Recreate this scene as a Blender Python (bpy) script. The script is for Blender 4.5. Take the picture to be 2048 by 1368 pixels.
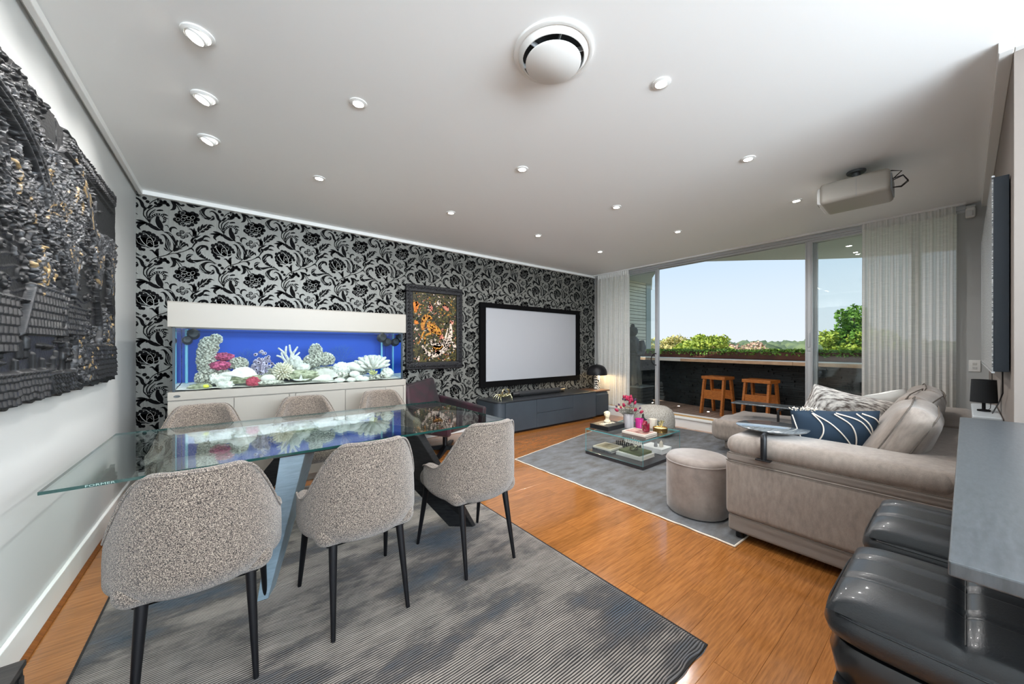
import bpy, bmesh, math, random
import numpy as np
from mathutils import Vector, Matrix, noise
random.seed(7)
R=math.radians; PI=math.pi
sc=bpy.context.scene
C=sc.collection
for o in list(bpy.data.objects): bpy.data.objects.remove(o)

# ---------------- camera (upright, shifted lens) ----------------
F=714.0; HY=694.5; YAW=R(51.8)
cd=bpy.data.cameras.new('camera'); cam=bpy.data.objects.new('camera',cd); C.objects.link(cam)
cd.sensor_width=36; cd.lens=F*36/2048; cd.shift_y=(HY-684)/2048
cam.location=(0,0,1.27); cam.rotation_euler=(PI/2,0,YAW-PI/2)
cd.clip_start=.02; cd.clip_end=600
sc.camera=cam
# ---------------- view, world, sun, area lamps ----------------
vs=sc.view_settings; vs.view_transform='Standard'; vs.look='None'; vs.gamma=1; vs.exposure=1.6; vs.use_curve_mapping=False
W=bpy.data.worlds.new('sky'); sc.world=W; W.use_nodes=True
nt=W.node_tree; nt.nodes.clear()
wo=nt.nodes.new('ShaderNodeOutputWorld'); bg=nt.nodes.new('ShaderNodeBackground'); tc=nt.nodes.new('ShaderNodeTexCoord')
sx=nt.nodes.new('ShaderNodeSeparateXYZ'); rp=nt.nodes.new('ShaderNodeValToRGB'); mr=nt.nodes.new('ShaderNodeMapRange')
mr.inputs['From Min'].default_value=-1; mr.inputs['From Max'].default_value=1
nt.links.new(tc.outputs['Generated'],sx.inputs[0]); nt.links.new(sx.outputs['Z'],mr.inputs[0]); nt.links.new(mr.outputs[0],rp.inputs[0])
cr=rp.color_ramp
cr.elements[0].position=0; cr.elements[0].color=(.85,.83,.80,1)
cr.elements[1].position=1; cr.elements[1].color=(.22,.42,.80,1)
for p,c in ((.485,(.85,.83,.80,1)),(.502,(.86,.93,1.0,1)),(.56,(.76,.88,1.0,1)),(.65,(.52,.74,.99,1)),(.8,(.33,.55,.9,1))):
    e=cr.elements.new(p); e.color=c
bg.inputs['Strength'].default_value=0.335
nt.links.new(rp.outputs[0],bg.inputs[0]); nt.links.new(bg.outputs[0],wo.inputs[0])
sl=bpy.data.lights.new('sun','SUN'); sl.energy=2.0; sl.angle=R(.6); sl.color=(1,.93,.82)
so=bpy.data.objects.new('sun',sl); C.objects.link(so)
so.rotation_euler=Vector((-.52,.36,.78)).to_track_quat('Z','Y').to_euler()
LP=[(x,y) for y,xs in ((1.02,(1.83,3.08,4.33)),(2.2,(.585,1.835,3.085,4.335)),(3.38,(.585,1.835,3.085,4.335))) for x in xs]
WP=[(-.12,2.17),(-.12,2.69),(-.12,3.21)]
DOWN=3.9; WASH=1.1
def area(loc,power,r,rot=(0,0,0),col=(1,.985,.97),spread=2.8,shape='DISK',sy=None):
    l=bpy.data.lights.new('lamp_light','AREA'); l.shape=shape; l.size=r; l.energy=power; l.color=col; l.spread=spread
    if sy: l.size_y=sy
    o=bpy.data.objects.new('lamp_light',l); C.objects.link(o); o.location=loc; o.rotation_euler=rot; return o

# added fill lamp, unseen behind the camera, tilted up to brighten the ceiling
area((1.4,-2.6,2.05),200,5.6,rot=(R(127),0,0),col=(.80,.91,1.0),spread=PI,shape='RECTANGLE',sy=.75)
# ---------------- helpers ----------------
def lin(c):
    if isinstance(c,str):
        c=tuple(int(c[i:i+2],16)/255 for i in (0,2,4))
        return tuple((x/12.92 if x<.04045 else ((x+.055)/1.055)**2.4) for x in c)+(1,)
    return tuple(c)+(1,)
class NT:
    def __init__(s,name):
        s.m=bpy.data.materials.new(name); s.m.use_nodes=True; s.t=s.m.node_tree; s.b=s.t.nodes['Principled BSDF']; s.out=s.t.nodes['Material Output']
    def n(s,k,**kw):
        nd=s.t.nodes.new('ShaderNode'+k)
        for a,v in kw.items():
            if a[0]=='_': setattr(nd,a[1:],v)
        return nd
    def l(s,a,b): s.t.links.new(a,b)
def mat(name,col,rough=.5,metal=0.0,col2=None,scale=8,detail=4,stretch=None,bump=0,bscale=None,emit=0,coat=0,spec=.5,contrast=(.35,.65),rand=0,sheen=0,coord='Object',alpha=1,dist=.002):
    N=NT(name); b=N.b; c=lin(col)
    b.inputs['Base Color'].default_value=c; b.inputs['Roughness'].default_value=rough; b.inputs['Metallic'].default_value=metal
    b.inputs['Specular IOR Level'].default_value=spec; b.inputs['Coat Weight'].default_value=coat; b.inputs['Coat Roughness'].default_value=.08
    b.inputs['Sheen Weight'].default_value=sheen
    if emit: b.inputs['Emission Color'].default_value=c; b.inputs['Emission Strength'].default_value=emit
    v=None
    if col2 is not None or bump:
        if coord=='World': t=N.n('NewGeometry').outputs['Position']
        else: t=N.n('TexCoord').outputs['Object']
        mp=N.n('Mapping'); N.l(t,mp.inputs[0])
        if stretch: mp.inputs['Scale'].default_value=stretch
        if rand:
            oi=N.n('ObjectInfo'); ml=N.n('VectorMath',_operation='SCALE'); ml.inputs[0].default_value=(37,19,5); N.l(oi.outputs['Random'],ml.inputs['Scale']); N.l(ml.outputs[0],mp.inputs['Location'])
    if col2 is not None:
        nz=N.n('TexNoise'); nz.inputs['Scale'].default_value=scale; nz.inputs['Detail'].default_value=detail; nz.inputs['Roughness'].default_value=.6; N.l(mp.outputs[0],nz.inputs[0])
        rm=N.n('ValToRGB'); rm.color_ramp.elements[0].position=contrast[0]; rm.color_ramp.elements[1].position=contrast[1]
        rm.color_ramp.elements[0].color=c; rm.color_ramp.elements[1].color=lin(col2); N.l(nz.outputs[0],rm.inputs[0]); v=rm.outputs[0]
    if rand:
        oi=N.n('ObjectInfo'); hs=N.n('HueSaturation'); mr=N.n('MapRange'); mr.inputs['To Min'].default_value=1-rand; mr.inputs['To Max'].default_value=1+rand
        N.l(oi.outputs['Random'],mr.inputs[0]); N.l(mr.outputs[0],hs.inputs['Value'])
        if v is not None: N.l(v,hs.inputs['Color'])
        else: hs.inputs['Color'].default_value=c
        v=hs.outputs[0]
    if v is not None: N.l(v,b.inputs['Base Color'])
    if bump:
        nb=N.n('TexNoise'); nb.inputs['Scale'].default_value=bscale or scale*3; nb.inputs['Detail'].default_value=5; N.l(mp.outputs[0],nb.inputs[0])
        bp=N.n('Bump'); bp.inputs['Strength'].default_value=bump; bp.inputs['Distance'].default_value=dist; N.l(nb.outputs[0],bp.inputs['Height']); N.l(bp.outputs[0],b.inputs['Normal'])
    return N.m
def thin_glass(name,tint=(1,1,1),ior=1.45,rough=.0):
    N=NT(name); N.t.nodes.remove(N.b)
    tr=N.n('BsdfTransparent'); tr.inputs[0].default_value=tuple(tint)+(1,); gl=N.n('BsdfGlossy'); gl.inputs['Roughness'].default_value=rough
    ge=N.n('NewGeometry'); mx=N.n('Mix'); mx.inputs['A'].default_value=ior; mx.inputs['B'].default_value=1/ior; N.l(ge.outputs['Backfacing'],mx.inputs['Factor'])
    fr=N.n('Fresnel'); N.l(mx.outputs[0],fr.inputs[0]); ms=N.n('MixShader'); N.l(fr.outputs[0],ms.inputs[0]); N.l(tr.outputs[0],ms.inputs[1]); N.l(gl.outputs[0],ms.inputs[2]); N.l(ms.outputs[0],N.out.inputs[0])
    return N.m
class MB:
    def __init__(s): s.v=[]; s.f=[]; s.mi=[]
    def add(s,v,f,m=0,M=None):
        k=len(s.v)
        s.v+= [tuple(M@Vector(p)) for p in v] if M is not None else [tuple(p) for p in v]
        s.f+=[tuple(i+k for i in q) for q in f]; s.mi+=[m]*len(f); return s
    def bx(s,x0,x1,y0,y1,z0,z1,m=0,M=None):
        v=[(x0,y0,z0),(x1,y0,z0),(x1,y1,z0),(x0,y1,z0),(x0,y0,z1),(x1,y0,z1),(x1,y1,z1),(x0,y1,z1)]
        return s.add(v,[(0,3,2,1),(4,5,6,7),(0,1,5,4),(1,2,6,5),(2,3,7,6),(3,0,4,7)],m,M)
    def hexa(s,b,t,m=0):
        return s.add(list(b)+list(t),[(0,3,2,1),(4,5,6,7),(0,1,5,4),(1,2,6,5),(2,3,7,6),(3,0,4,7)],m)
    def tube(s,pts,rad,n=10,m=0,cap=True):
        pts=[Vector(p) for p in pts]; k=len(pts)
        if not hasattr(rad,'__len__'): rad=[rad]*k
        v=[];f=[];up=None
        for i,p in enumerate(pts):
            d=(pts[min(i+1,k-1)]-pts[max(i-1,0)])
            if d.length<1e-9: d=Vector((0,0,1))
            d.normalize()
            if up is None: up=Vector((0,0,1)) if abs(d.z)<.9 else Vector((1,0,0))
            a=d.cross(up)
            if a.length<1e-5: a=d.cross(Vector((0,1,0)))
            a.normalize(); b=a.cross(d).normalized(); up=b
            for j in range(n):
                t=2*PI*j/n; v.append(p+a*math.cos(t)*rad[i]+b*math.sin(t)*rad[i])
        for i in range(k-1):
            for j in range(n):
                f.append((i*n+j,i*n+(j+1)%n,(i+1)*n+(j+1)%n,(i+1)*n+j))
        if cap: f.append(tuple(range(n))[::-1]); f.append(tuple((k-1)*n+j for j in range(n)))
        return s.add(v,f,m)
    def lathe(s,prof,n=24,c=(0,0,0),m=0,sx=1,sy=1,M=None,cap=True):
        v=[];f=[];k=len(prof)
        for r,z in prof:
            for j in range(n):
                t=2*PI*j/n; v.append((c[0]+r*math.cos(t)*sx,c[1]+r*math.sin(t)*sy,c[2]+z))
        for i in range(k-1):
            for j in range(n): f.append((i*n+j,i*n+(j+1)%n,(i+1)*n+(j+1)%n,(i+1)*n+j))
        if cap:
            if prof[0][0]>1e-6: f.append(tuple(range(n))[::-1])
            if prof[-1][0]>1e-6: f.append(tuple((k-1)*n+j for j in range(n)))
        return s.add(v,f,m,M)
    def prism(s,poly,h0,h1,axis='z',m=0,M=None):
        n=len(poly)
        def P(p,h): return {'z':(p[0],p[1],h),'y':(p[0],h,p[1]),'x':(h,p[0],p[1])}[axis]
        v=[P(p,h0) for p in poly]+[P(p,h1) for p in poly]
        f=[tuple(range(n))[::-1],tuple(range(n,2*n))]+[(i,(i+1)%n,n+(i+1)%n,n+i) for i in range(n)]
        return s.add(v,f,m,M)
    def rbox(s,c,size,r,seg=3,puff=None,m=0,M=None,n=6,wob=0):
        # rounded box; puff=(axis,amount) domes the two faces on that axis
        h=[a/2 for a in size]; r=min(r,min(h)*.999); ts=[]
        for a in h:
            t=[-a+r-r*math.tan(PI/4*(1-i/seg)) for i in range(seg)]
            t+= [(-a+r)+(2*a-2*r)*i/n for i in range(n+1)]
            t+=[-q for q in t[:seg][::-1]]
            ts.append(t)
        vid={};v=[];f=[]
        L=[len(t) for t in ts]
        def vert(i,j,k):
            key=(i,j,k)
            if key in vid: return vid[key]
            p=[ts[0][i],ts[1][j],ts[2][k]]; q=[max(-h[a]+r,min(h[a]-r,p[a])) for a in range(3)]
            d=Vector([p[a]-q[a] for a in range(3)])
            if d.length>1e-9: d=d.normalized()*r
            o=[q[a]+d[a] for a in range(3)]
            if puff:
                ax,am=puff; u,w=[a for a in range(3) if a!=ax]
                o[ax]+=am*(o[ax]/h[ax])*max(0,1-(o[u]/h[u])**2)*max(0,1-(o[w]/h[w])**2)
            if wob:
                nn=noise.noise_vector(Vector((o[0]+c[0],o[1]+c[1],o[2]+c[2]))*5); o=[o[a]+nn[a]*wob for a in range(3)]
            vid[key]=len(v); v.append((c[0]+o[0],c[1]+o[1],c[2]+o[2])); return vid[key]
        for ax in range(3):
            u,w=[(1,2),(2,0),(0,1)][ax]
            for side in (0,L[ax]-1):
                for i in range(L[u]-1):
                    for j in range(L[w]-1):
                        q=[]
                        for di,dj in ((0,0),(1,0),(1,1),(0,1)):
                            idx=[0,0,0]; idx[ax]=side; idx[u]=i+di; idx[w]=j+dj; q.append(vert(*idx))
                        f.append(tuple(q) if side else tuple(q[::-1]))
        return s.add(v,f,m,M)
    def ico(s,c,r,sub=2,nz=0,ns=3,sc3=(1,1,1),m=0,M=None,seed=0):
        bm=bmesh.new(); bmesh.ops.create_icosphere(bm,subdivisions=sub,radius=1)
        v=[]
        for p in bm.verts:
            q=p.co.normalized(); k=1+(noise.noise(q*ns+Vector((seed*7.3,seed,0)))*nz if nz else 0)
            v.append((c[0]+q.x*r*k*sc3[0],c[1]+q.y*r*k*sc3[1],c[2]+q.z*r*k*sc3[2]))
        f=[tuple(x.index for x in q.verts) for q in bm.faces]; bm.free()
        return s.add(v,f,m,M)
    def grid(s,fn,nu,nv,m=0):
        v=[fn(i/nu,j/nv) for i in range(nu+1) for j in range(nv+1)]
        f=[(i*(nv+1)+j,(i+1)*(nv+1)+j,(i+1)*(nv+1)+j+1,i*(nv+1)+j+1) for i in range(nu) for j in range(nv)]
        return s.add(v,f,m)
    def build(s,name,mats,parent=None,smooth=40,bevel=0,bseg=2,loc=None,rot=None):
        me=bpy.data.meshes.new(name); me.from_pydata(s.v,[],s.f)
        if not isinstance(mats,(list,tuple)): mats=[mats]
        for q in mats: me.materials.append(q)
        if len(mats)>1: me.polygons.foreach_set('material_index',s.mi)
        me.update()
        if smooth:
            me.polygons.foreach_set('use_smooth',[True]*len(me.polygons))
            if smooth<180: me.set_sharp_from_angle(angle=R(smooth))
        o=bpy.data.objects.new(name,me); C.objects.link(o)
        if parent: o.parent=parent
        if loc: o.location=loc
        if rot: o.rotation_euler=rot
        if bevel:
            b=o.modifiers.new('b','BEVEL'); b.width=bevel; b.segments=bseg; b.limit_method='ANGLE'; b.angle_limit=R(40)
        return o
def thing(name,label,cat,loc=(0,0,0),rz=0,group=None):
    o=bpy.data.objects.new(name,None); C.objects.link(o); o.empty_display_size=.1; o.location=loc; o.rotation_euler=(0,0,rz)
    return tag(o,label,cat,group)
def tag(o,label,cat,group=None,kind=None):
    o['label']=label
    if cat: o['category']=cat
    if group: o['group']=group
    if kind: o['kind']=kind
    return o
def struct(o): o['kind']='structure'; return o
def stuff(o): o['kind']='stuff'; return o
def dup(root,loc=None,rz=None,label=None):
    r=root.copy(); C.objects.link(r)
    if loc is not None: r.location=loc
    if rz is not None: r.rotation_euler[2]=rz
    if label: r['label']=label
    for ch in list(root.children):
        c=ch.copy(); C.objects.link(c); c.parent=r
        for g in ch.children:
            d=g.copy(); C.objects.link(d); d.parent=c
    return r
def cr_spline(P,n=6):
    out=[]; k=len(P)
    for i in range(k-1):
        p0=P[max(i-1,0)];p1=P[i];p2=P[i+1];p3=P[min(i+2,k-1)]
        for j in range(n):
            t=j/n; out.append(tuple(.5*((2*b)+(-a+c)*t+(2*a-5*b+4*c-d)*t*t+(-a+3*b-3*c+d)*t**3) for a,b,c,d in zip(p0,p1,p2,p3)))
    out.append(tuple(P[-1])); return out
def ribbon(mb,P,y,m=0,n=5,plane='y'):
    # flat tapered brush stroke (x,z,half width) on a vertical plane
    q=cr_spline(P,n); v=[]
    for i,(x,z,w) in enumerate(q):
        a=q[min(i+1,len(q)-1)];b=q[max(i-1,0)]; dx,dz=a[0]-b[0],a[1]-b[1]; l=math.hypot(dx,dz) or 1
        nx,nz=-dz/l,dx/l; w=max(w,0)
        for s in (-1,1):
            X,Z=x+nx*w*s,z+nz*w*s
            v.append((X,y,Z) if plane=='y' else ((y,X,Z) if plane=='x' else (X,Z,y)))
    mb.add(v,[(2*i,2*i+1,2*i+3,2*i+2) for i in range(len(q)-1)],m)
def text(name,s,size,m,parent,M,ext=.0004):
    c=bpy.data.curves.new('t','FONT'); c.body=s; c.size=size; c.extrude=ext; c.align_x='CENTER'; c.align_y='CENTER'; c.resolution_u=2
    t=bpy.data.objects.new('t',c); C.objects.link(t); dg=bpy.context.evaluated_depsgraph_get(); dg.update()
    me=bpy.data.meshes.new_from_object(t.evaluated_get(dg)); bpy.data.objects.remove(t)
    me.materials.clear(); me.materials.append(m); o=bpy.data.objects.new(name,me); C.objects.link(o); o.parent=parent; o.matrix_local=M; return o

# ---------------- materials ----------------
white=mat('white_paint','E9E9E6',.55,bump=.05,bscale=60)
ceil_m=mat('ceiling_paint','F4F5F4',.6,bump=.03,bscale=40)
wallw=mat('wall_paint','CDCECC',.5,bump=.05,bscale=50)
wallg=mat('grey_wall_paint','B9BBBA',.5,bump=.05,bscale=50)
gloss_w=mat('white_gloss_lacquer','A39D93',.38,coat=0)
black_m=mat('black_metal','17171A',.42,.4)
black_p=mat('black_plastic','121214',.35)
blackfab=mat('black_velvet_frame','040405',.95,spec=.15,bump=.1,bscale=200)
navycab=mat('blue_grey_lacquer','3B444C',.45,col2='363E46',scale=3)
alu=mat('powder_aluminium','C7C9CB',.35,.55)
steel=mat('brushed_steel','A9AFB4',.3,.9,stretch=(1,1,30),col2='8D949A',scale=20)
chrome=mat('chrome','D8D8D8',.1,1)
gold=mat('pale_gold','D9CFA2',.22,1,bump=.3,bscale=60)
brass=mat('brass','B9935A',.25,1)
lensm=mat('lamp_lens','FFF6E8',.5,emit=14)
warm=mat('warm_bulb','FFD9A0',.5,emit=9)
glass=thin_glass('clear_glass',(.97,.99,.985))
tglass=thin_glass('table_glass',(.90,.955,.94),1.52)
tedge=mat('green_glass_edge','16403C',.08,coat=1)
tankglass=thin_glass('tank_glass',(.96,.99,1.0),1.33)
wood_floor=mat('amber_bamboo','AC7038',.15,col2='7E4B20',scale=4,detail=10,stretch=(1.8,30,1),bump=.10,bscale=10,rand=.13,coord='World',coat=.45,contrast=(.3,.72),dist=.001)
wood_base=mat('floor_underlay','8A5828',.4,col2='6F431C',scale=5,stretch=(1.6,26,1))
deck_m=mat('weathered_deck','A08A7C',.6,col2='7C685C',scale=6,detail=6,stretch=(1.5,18,4),rand=.12,coord='World')
teak=mat('oiled_teak','B8702F',.45,col2='8A4A1C',scale=8,detail=6,stretch=(3,3,14),rand=.08)
tweed_c=None
N=NT('boucle_tweed'); b=N.b; t=N.n('TexCoord')
v1=N.n('TexNoise'); v1.inputs['Scale'].default_value=360; v1.inputs['Detail'].default_value=3; N.l(t.outputs['Object'],v1.inputs[0])
r1=N.n('ValToRGB'); cr=r1.color_ramp; cr.elements[0].position=.40; cr.elements[0].color=lin('1A1513'); cr.elements[1].position=.60; cr.elements[1].color=lin('AC9D8D')
e=cr.elements.new(.47); e.color=lin('5E524A'); e=cr.elements.new(.53); e.color=lin('786B61')
N.l(v1.outputs[0],r1.inputs[0]); N.l(r1.outputs[0],b.inputs['Base Color']); b.inputs['Roughness'].default_value=.95; b.inputs['Sheen Weight'].default_value=.3
v2=N.n('TexVoronoi'); v2.inputs['Scale'].default_value=380; N.l(t.outputs['Object'],v2.inputs[0]); bp=N.n('Bump'); bp.inputs['Strength'].default_value=.6; bp.inputs['Distance'].default_value=.003; N.l(v2.outputs[0],bp.inputs['Height']); N.l(bp.outputs[0],b.inputs['Normal'])
tweed=N.m
sofa_m=mat('taupe_chenille','93877D',.85,col2='7B7068',scale=40,detail=6,stretch=(1,1,.35),bump=.35,bscale=300,sheen=.35,contrast=(.3,.7))
sofa_base=mat('taupe_base_fabric','7F756D',.85,bump=.3,bscale=300,sheen=.3)
pouf_m=mat('taupe_velvet','8C7F76',.75,col2='7A6D65',scale=14,detail=5,bump=.15,bscale=200,sheen=.6)
boucle=mat('cream_boucle','BDB8AF',.95,col2='6F675C',scale=150,detail=2,bump=.8,bscale=220,contrast=(.45,.6),dist=.005)
navyfab=mat('navy_cushion_fabric','12283A',.85,bump=.2,bscale=200,sheen=.1)
cord_m=mat('cream_cord','D8CDBF',.9,bump=.5,bscale=400)
whitefab=mat('white_linen','E2E2DE',.9,bump=.2,bscale=150)
stripefab=mat('striped_weave','E4DFD8',.9,col2='5B514B',scale=9,detail=5,stretch=(2,22,2),contrast=(.42,.62),bump=.3,bscale=100)
leather=mat('black_leather','1C1F22',.36,bump=.35,bscale=260,coat=.15,dist=.0012)
stone_c=mat('grey_stone_worktop','505356',.3,col2='424547',scale=12,detail=8,stretch=(2,9,2),bump=.05,bscale=30)
stone_d=mat('grey_stone_edge','3C3E40',.4,col2='323436',scale=12)
flock=mat('black_flock','08080A',.95,sheen=.04,spec=.2)
silverline=mat('silver_print','8F8F8B',.4,.3)
rubber=mat('black_rubber','0E0E0E',.7)
book_k=mat('black_book','16181C',.4); book_w=mat('white_book','D9D6D0',.55); pages=mat('paper_pages','D5CEC2',.8,col2='BDB5A8',scale=4,stretch=(1,1,120))
cream=mat('cream_plaster','E0D2B4',.6,bump=.1,bscale=40)

# ================= SETTING =================
XL=-.68; YB=4.66; XW=5.80; YR=-.14; H=2.7; XP=2.88
fl=struct(MB().bx(XL-.2,5.72,-3.2,YB+.1,-.12,-.014).build('floor',wood_base,smooth=0))
# bamboo planks: shared meshes, one object per plank
pw=.13; plank_me={}
def plank_mesh(L):
    k=round(L,2)
    if k not in plank_me:
        m=MB(); a=pw/2-.0002; e=.0007
        m.hexa([(0.0006,-a,-.014),(L-.0006,-a,-.014),(L-.0006,a,-.014),(0.0006,a,-.014)],[(.0006,-a,-e),(L-.0006,-a,-e),(L-.0006,a,-e),(.0006,a,-e)])
        m.hexa([(0.0006,-a,-e),(L-.0006,-a,-e),(L-.0006,a,-e),(.0006,a,-e)],[(.0006+e,-a+e,0),(L-.0006-e,-a+e,0),(L-.0006-e,a-e,0),(.0006+e,a-e,0)])
        me=bpy.data.meshes.new('plank'); me.from_pydata(m.v,[],m.f); me.materials.append(wood_floor); plank_me[k]=me
    return plank_me[k]
row=0; y=YB-pw/2
while y>-1.3:
    off=[0,.72,1.38,.35,1.05,1.62,.5][row%7]; x=XL+.012
    first=True
    while x<5.62:
        L=(off if (first and off>.2) else 1.85); first=False
        L=round(min(L,5.64-x),2)
        if L>.05:
            o=bpy.data.objects.new('plank',plank_mesh(L)); C.objects.link(o); o.parent=fl; o.location=(x,y,0)
        x+=L+.0
        if L<=.05: break
    y-=pw; row+=1
ce=struct(MB().bx(XL-.2,XW+.05,-3.2,YB+.1,H,H+.12).build('ceiling',ceil_m,smooth=0))
wl=struct(MB().bx(XL-.15,XL,-1.4,YB+.1,-.1,H).build('wall_left',wallw,smooth=0))
wp=mat('silver_silk_wallpaper','82827C',.42,.28,col2='6E6D68',scale=16,detail=4,stretch=(30,1,.6),bump=.1,bscale=60)
wb=struct(MB().bx(XL-.1,XW+.1,YB,YB+.15,-.1,H).build('wall_back',wp,smooth=0))
wr=struct(MB().bx(XP,XW+.15,-1.6,YR,-.1,H).build('wall_right',mat('warm_lit_wall','857B74',.5,bump=.05,bscale=50),smooth=0))  # warm light on the pier face is put into this wall colour
m=MB(); m.bx(XW,XW+.2,YR-.1,.06,-.1,H); m.bx(XW,XW+.2,4.52,YB+.1,-.1,H)
ww=struct(m.build('wall_window',wallg,smooth=0))
# cornices: shadow line strips
m=MB(); m.bx(XL+.022,XL+.05,-1.4,YB-.03,H-.045,H-.0005); m.bx(XL,XL+.02,-1.4,YB,H-.012,H-.001)
struct(m.build('trim_1',white,smooth=0,bevel=.003))
struct(MB().bx(XL+.03,XW,YB-.045,YB,H-.04,H-.0005).build('trim_2',white,smooth=0,bevel=.003))
m=MB(); m.bx(XP-.045,XW,YR,YR+.045,H-.05,H-.0005); m.bx(XP-.045,XP,-1.6,YR,H-.05,H-.0005)
struct(m.build('trim_3',white,smooth=0,bevel=.003))
struct(MB().bx(XL,XL+.018,-1.4,YB,.018,.145).build('baseboard_left',white,smooth=0,bevel=.004))
struct(MB().bx(XL+.018,XW-.15,YB-.018,YB,0.002,.13).build('baseboard_back',white,smooth=0,bevel=.004))
struct(MB().bx(XP+.0,XW,YR,YR+.016,.002,.13).build('baseboard_right',white,smooth=0,bevel=.004))
struct(MB().prism([(XL+.0,0.001),(XL+.034,.001),(XL+.034,.008),(XL+.02,.02),(XL,.02)],-1.4,YB-.02,'y').build('trim_4',mat('floor_bead_timber','8F5526',.35,col2='6E3D18',scale=10,stretch=(1,12,1)),smooth=0))
# velvet flock pattern of the wallpaper: raised motifs, repeated
PAT_S=[[(98,286,1.4),(121,286,8.8),(141,263,11.2),(154,244,6.0),(155,208,3.3)],[(164,312,1.4),(150,295,9.8),(150,254,11.7),(155,238,4.9)],[(98,171,3.2),(121,205,3.5),(153,230,3.9),(212,260,3.5),(248,299,3.5),(260,314,2.4)],[(212,259,3.0),(248,279,2.8),(285,290,3.2),(334,315,3.0)],[(294,297,2.6),(328,312,3.0),(360,334,4.1),(385,352,8.2),(401,338,5.3),(408,321,0.7)],[(385,351,3.0),(401,379,4.6),(411,402,7.0)],[(391,429,7.2),(398,451,7.0),(424,468,7.7),(456,492,1.4)],[(424,439,3.7),(443,440,14.0),(467,462,13.1),(476,479,1.9)],[(471,469,5.3),(489,490,10.5),(512,490,6.8),(530,478,0.6)],[(471,443,1.1),(492,449,9.4),(525,444,0.6)],[(411,471,16.9),(412,501,15.0),(409,526,10.5),(407,556,1.2)],[(411,492,10.5),(398,528,8.8),(382,540,6.4),(364,536,0.7)],[(420,494,5.6),(424,529,3.5)],[(430,474,2.5),(440,502,2.8),(449,519,3.0),(482,558,2.2),(522,597,1.6)],[(440,519,5.3),(440,550,10.5),(445,579,3.0)],[(453,539,3.5),(464,576,9.8),(471,606,2.6)],[(476,566,2.6),(485,589,9.4),(507,613,2.3)],[(502,580,4.0),(522,604,10.0),(542,608,5.2),(560,598,0.6)],[(456,525,5.6),(476,535,8.8),(489,542,0.7)],[(479,549,5.6),(502,562,10.5),(520,570,0.8)],[(505,574,6.0),(522,584,8.0),(537,589,0.8)],[(341,491,1.8),(369,498,3.6),(385,481,3.0),(396,462,2.8)],[(372,498,4.0),(380,508,1.5)],[(239,243,2.5),(257,230,14.0),(268,202,13.3),(262,168,11.3),(236,149,0.7)],[(260,230,2.6),(288,197,3.4),(303,157,2.8)],[(273,232,2.5),(306,195,3.4),(325,164,2.1)],[(251,241,2.8),(288,230,8.8),(310,212,7.0),(328,217,9.5),(338,225,5.3)],[(248,280,2.5),(279,286,4.2),(303,277,11.2),(302,249,4.2)],[(191,475,1.4),(224,469,9.8),(248,445,12.0),(262,410,13.5),(271,370,13.1),(267,335,7.7),(257,307,2.8)],[(170,444,0.7),(194,445,7.5),(212,417,10.5),(223,378,16.9),(220,344,18.2),(230,313,12.0),(251,306,1.1)],[(194,329,0.7),(206,313,8.3),(230,304,6.3),(248,302,1.1)],[(297,344,4.5),(287,376,6.4),(288,410,8.3),(289,416,3.5)],[(302,345,3.5),(310,380,8.8),(314,417,10.8)],[(308,344,3.0),(328,379,11.3),(339,404,8.3)],[(313,345,1.9),(338,370,5.3),(355,388,7.7),(363,366,4.6)],[(262,300,1.8),(279,324,15.7),(297,334,10.0),(325,337,0.6)],[(200,536,2.5),(218,540,4.5),(229,518,1.1)],[(289,516,0.5),(270,530,7.7),(247,524,8.2),(238,501,8.8),(245,478,1.1)],[(155,615,9.8),(153,586,14.0),(159,559,20.6),(171,524,21.0),(180,497,11.4),(194,482,2.5)],[(74,516,3.5),(95,525,14.2),(121,506,15.8),(153,494,15.8),(180,490,4.9)],[(523,-21,0.8),(555,-15,10.0),(585,-11,9.4),(620,-5,8.0)],[(546,10,0.8),(575,6,10.0),(609,-4,8.0)],[(577,-78,0.8),(560,-51,10.5),(575,-25,12.8),(602,-9,8.0)],[(520,194,1.1),(541,210,6.0),(572,191,9.4),(592,147,15.2),(604,127,12.0),(596,99,4.5),(595,63,4.1),(613,34,4.1),(637,1,4.9)],[(84,139,5.6),(92,136,8.8),(108,160,8.8),(124,169,0.6)],[(139,173,3.9),(124,148,3.5),(94,116,4.6),(81,82,4.9),(87,42,4.2),(104,12,3.5)],[(128,190,3.7),(153,183,9.8),(177,201,13.3),(200,209,14.2),(227,198,11.2)],[(133,154,2.6),(159,170,11.2),(183,191,8.1)],[(94,43,6.0),(105,81,7.7),(123,109,8.1),(139,132,2.0)],[(104,16,5.3),(108,45,8.6),(127,73,9.4),(156,91,10.5),(183,85,10.5),(200,62,10.5),(200,35,8.8),(185,19,5.3)],[(146,121,5.3),(168,130,9.8),(190,135,5.3)],[(185,99,5.3),(206,98,7.7),(224,92,2.5)],[(205,69,7.0),(227,62,1.1)],[(506,356,8.8),(500,386,11.3),(465,384,15.2),(437,345,19.2),(449,301,17.5),(485,277,12.0),(531,257,4.9),(578,227,2.0)],[(400,293,3.8),(372,280,15.8),(367,241,17.5),(397,227,16.0),(439,239,10.5),(485,254,6.0),(531,253,3.2),(568,226,1.6)],[(568,223,1.1),(531,239,4.8),(491,225,10.1),(465,185,20.0),(478,148,20.0),(515,131,16.9),(550,137,12.2),(545,165,9.4)],[(57,56,0.7),(75,53,3.5)]]
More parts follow.
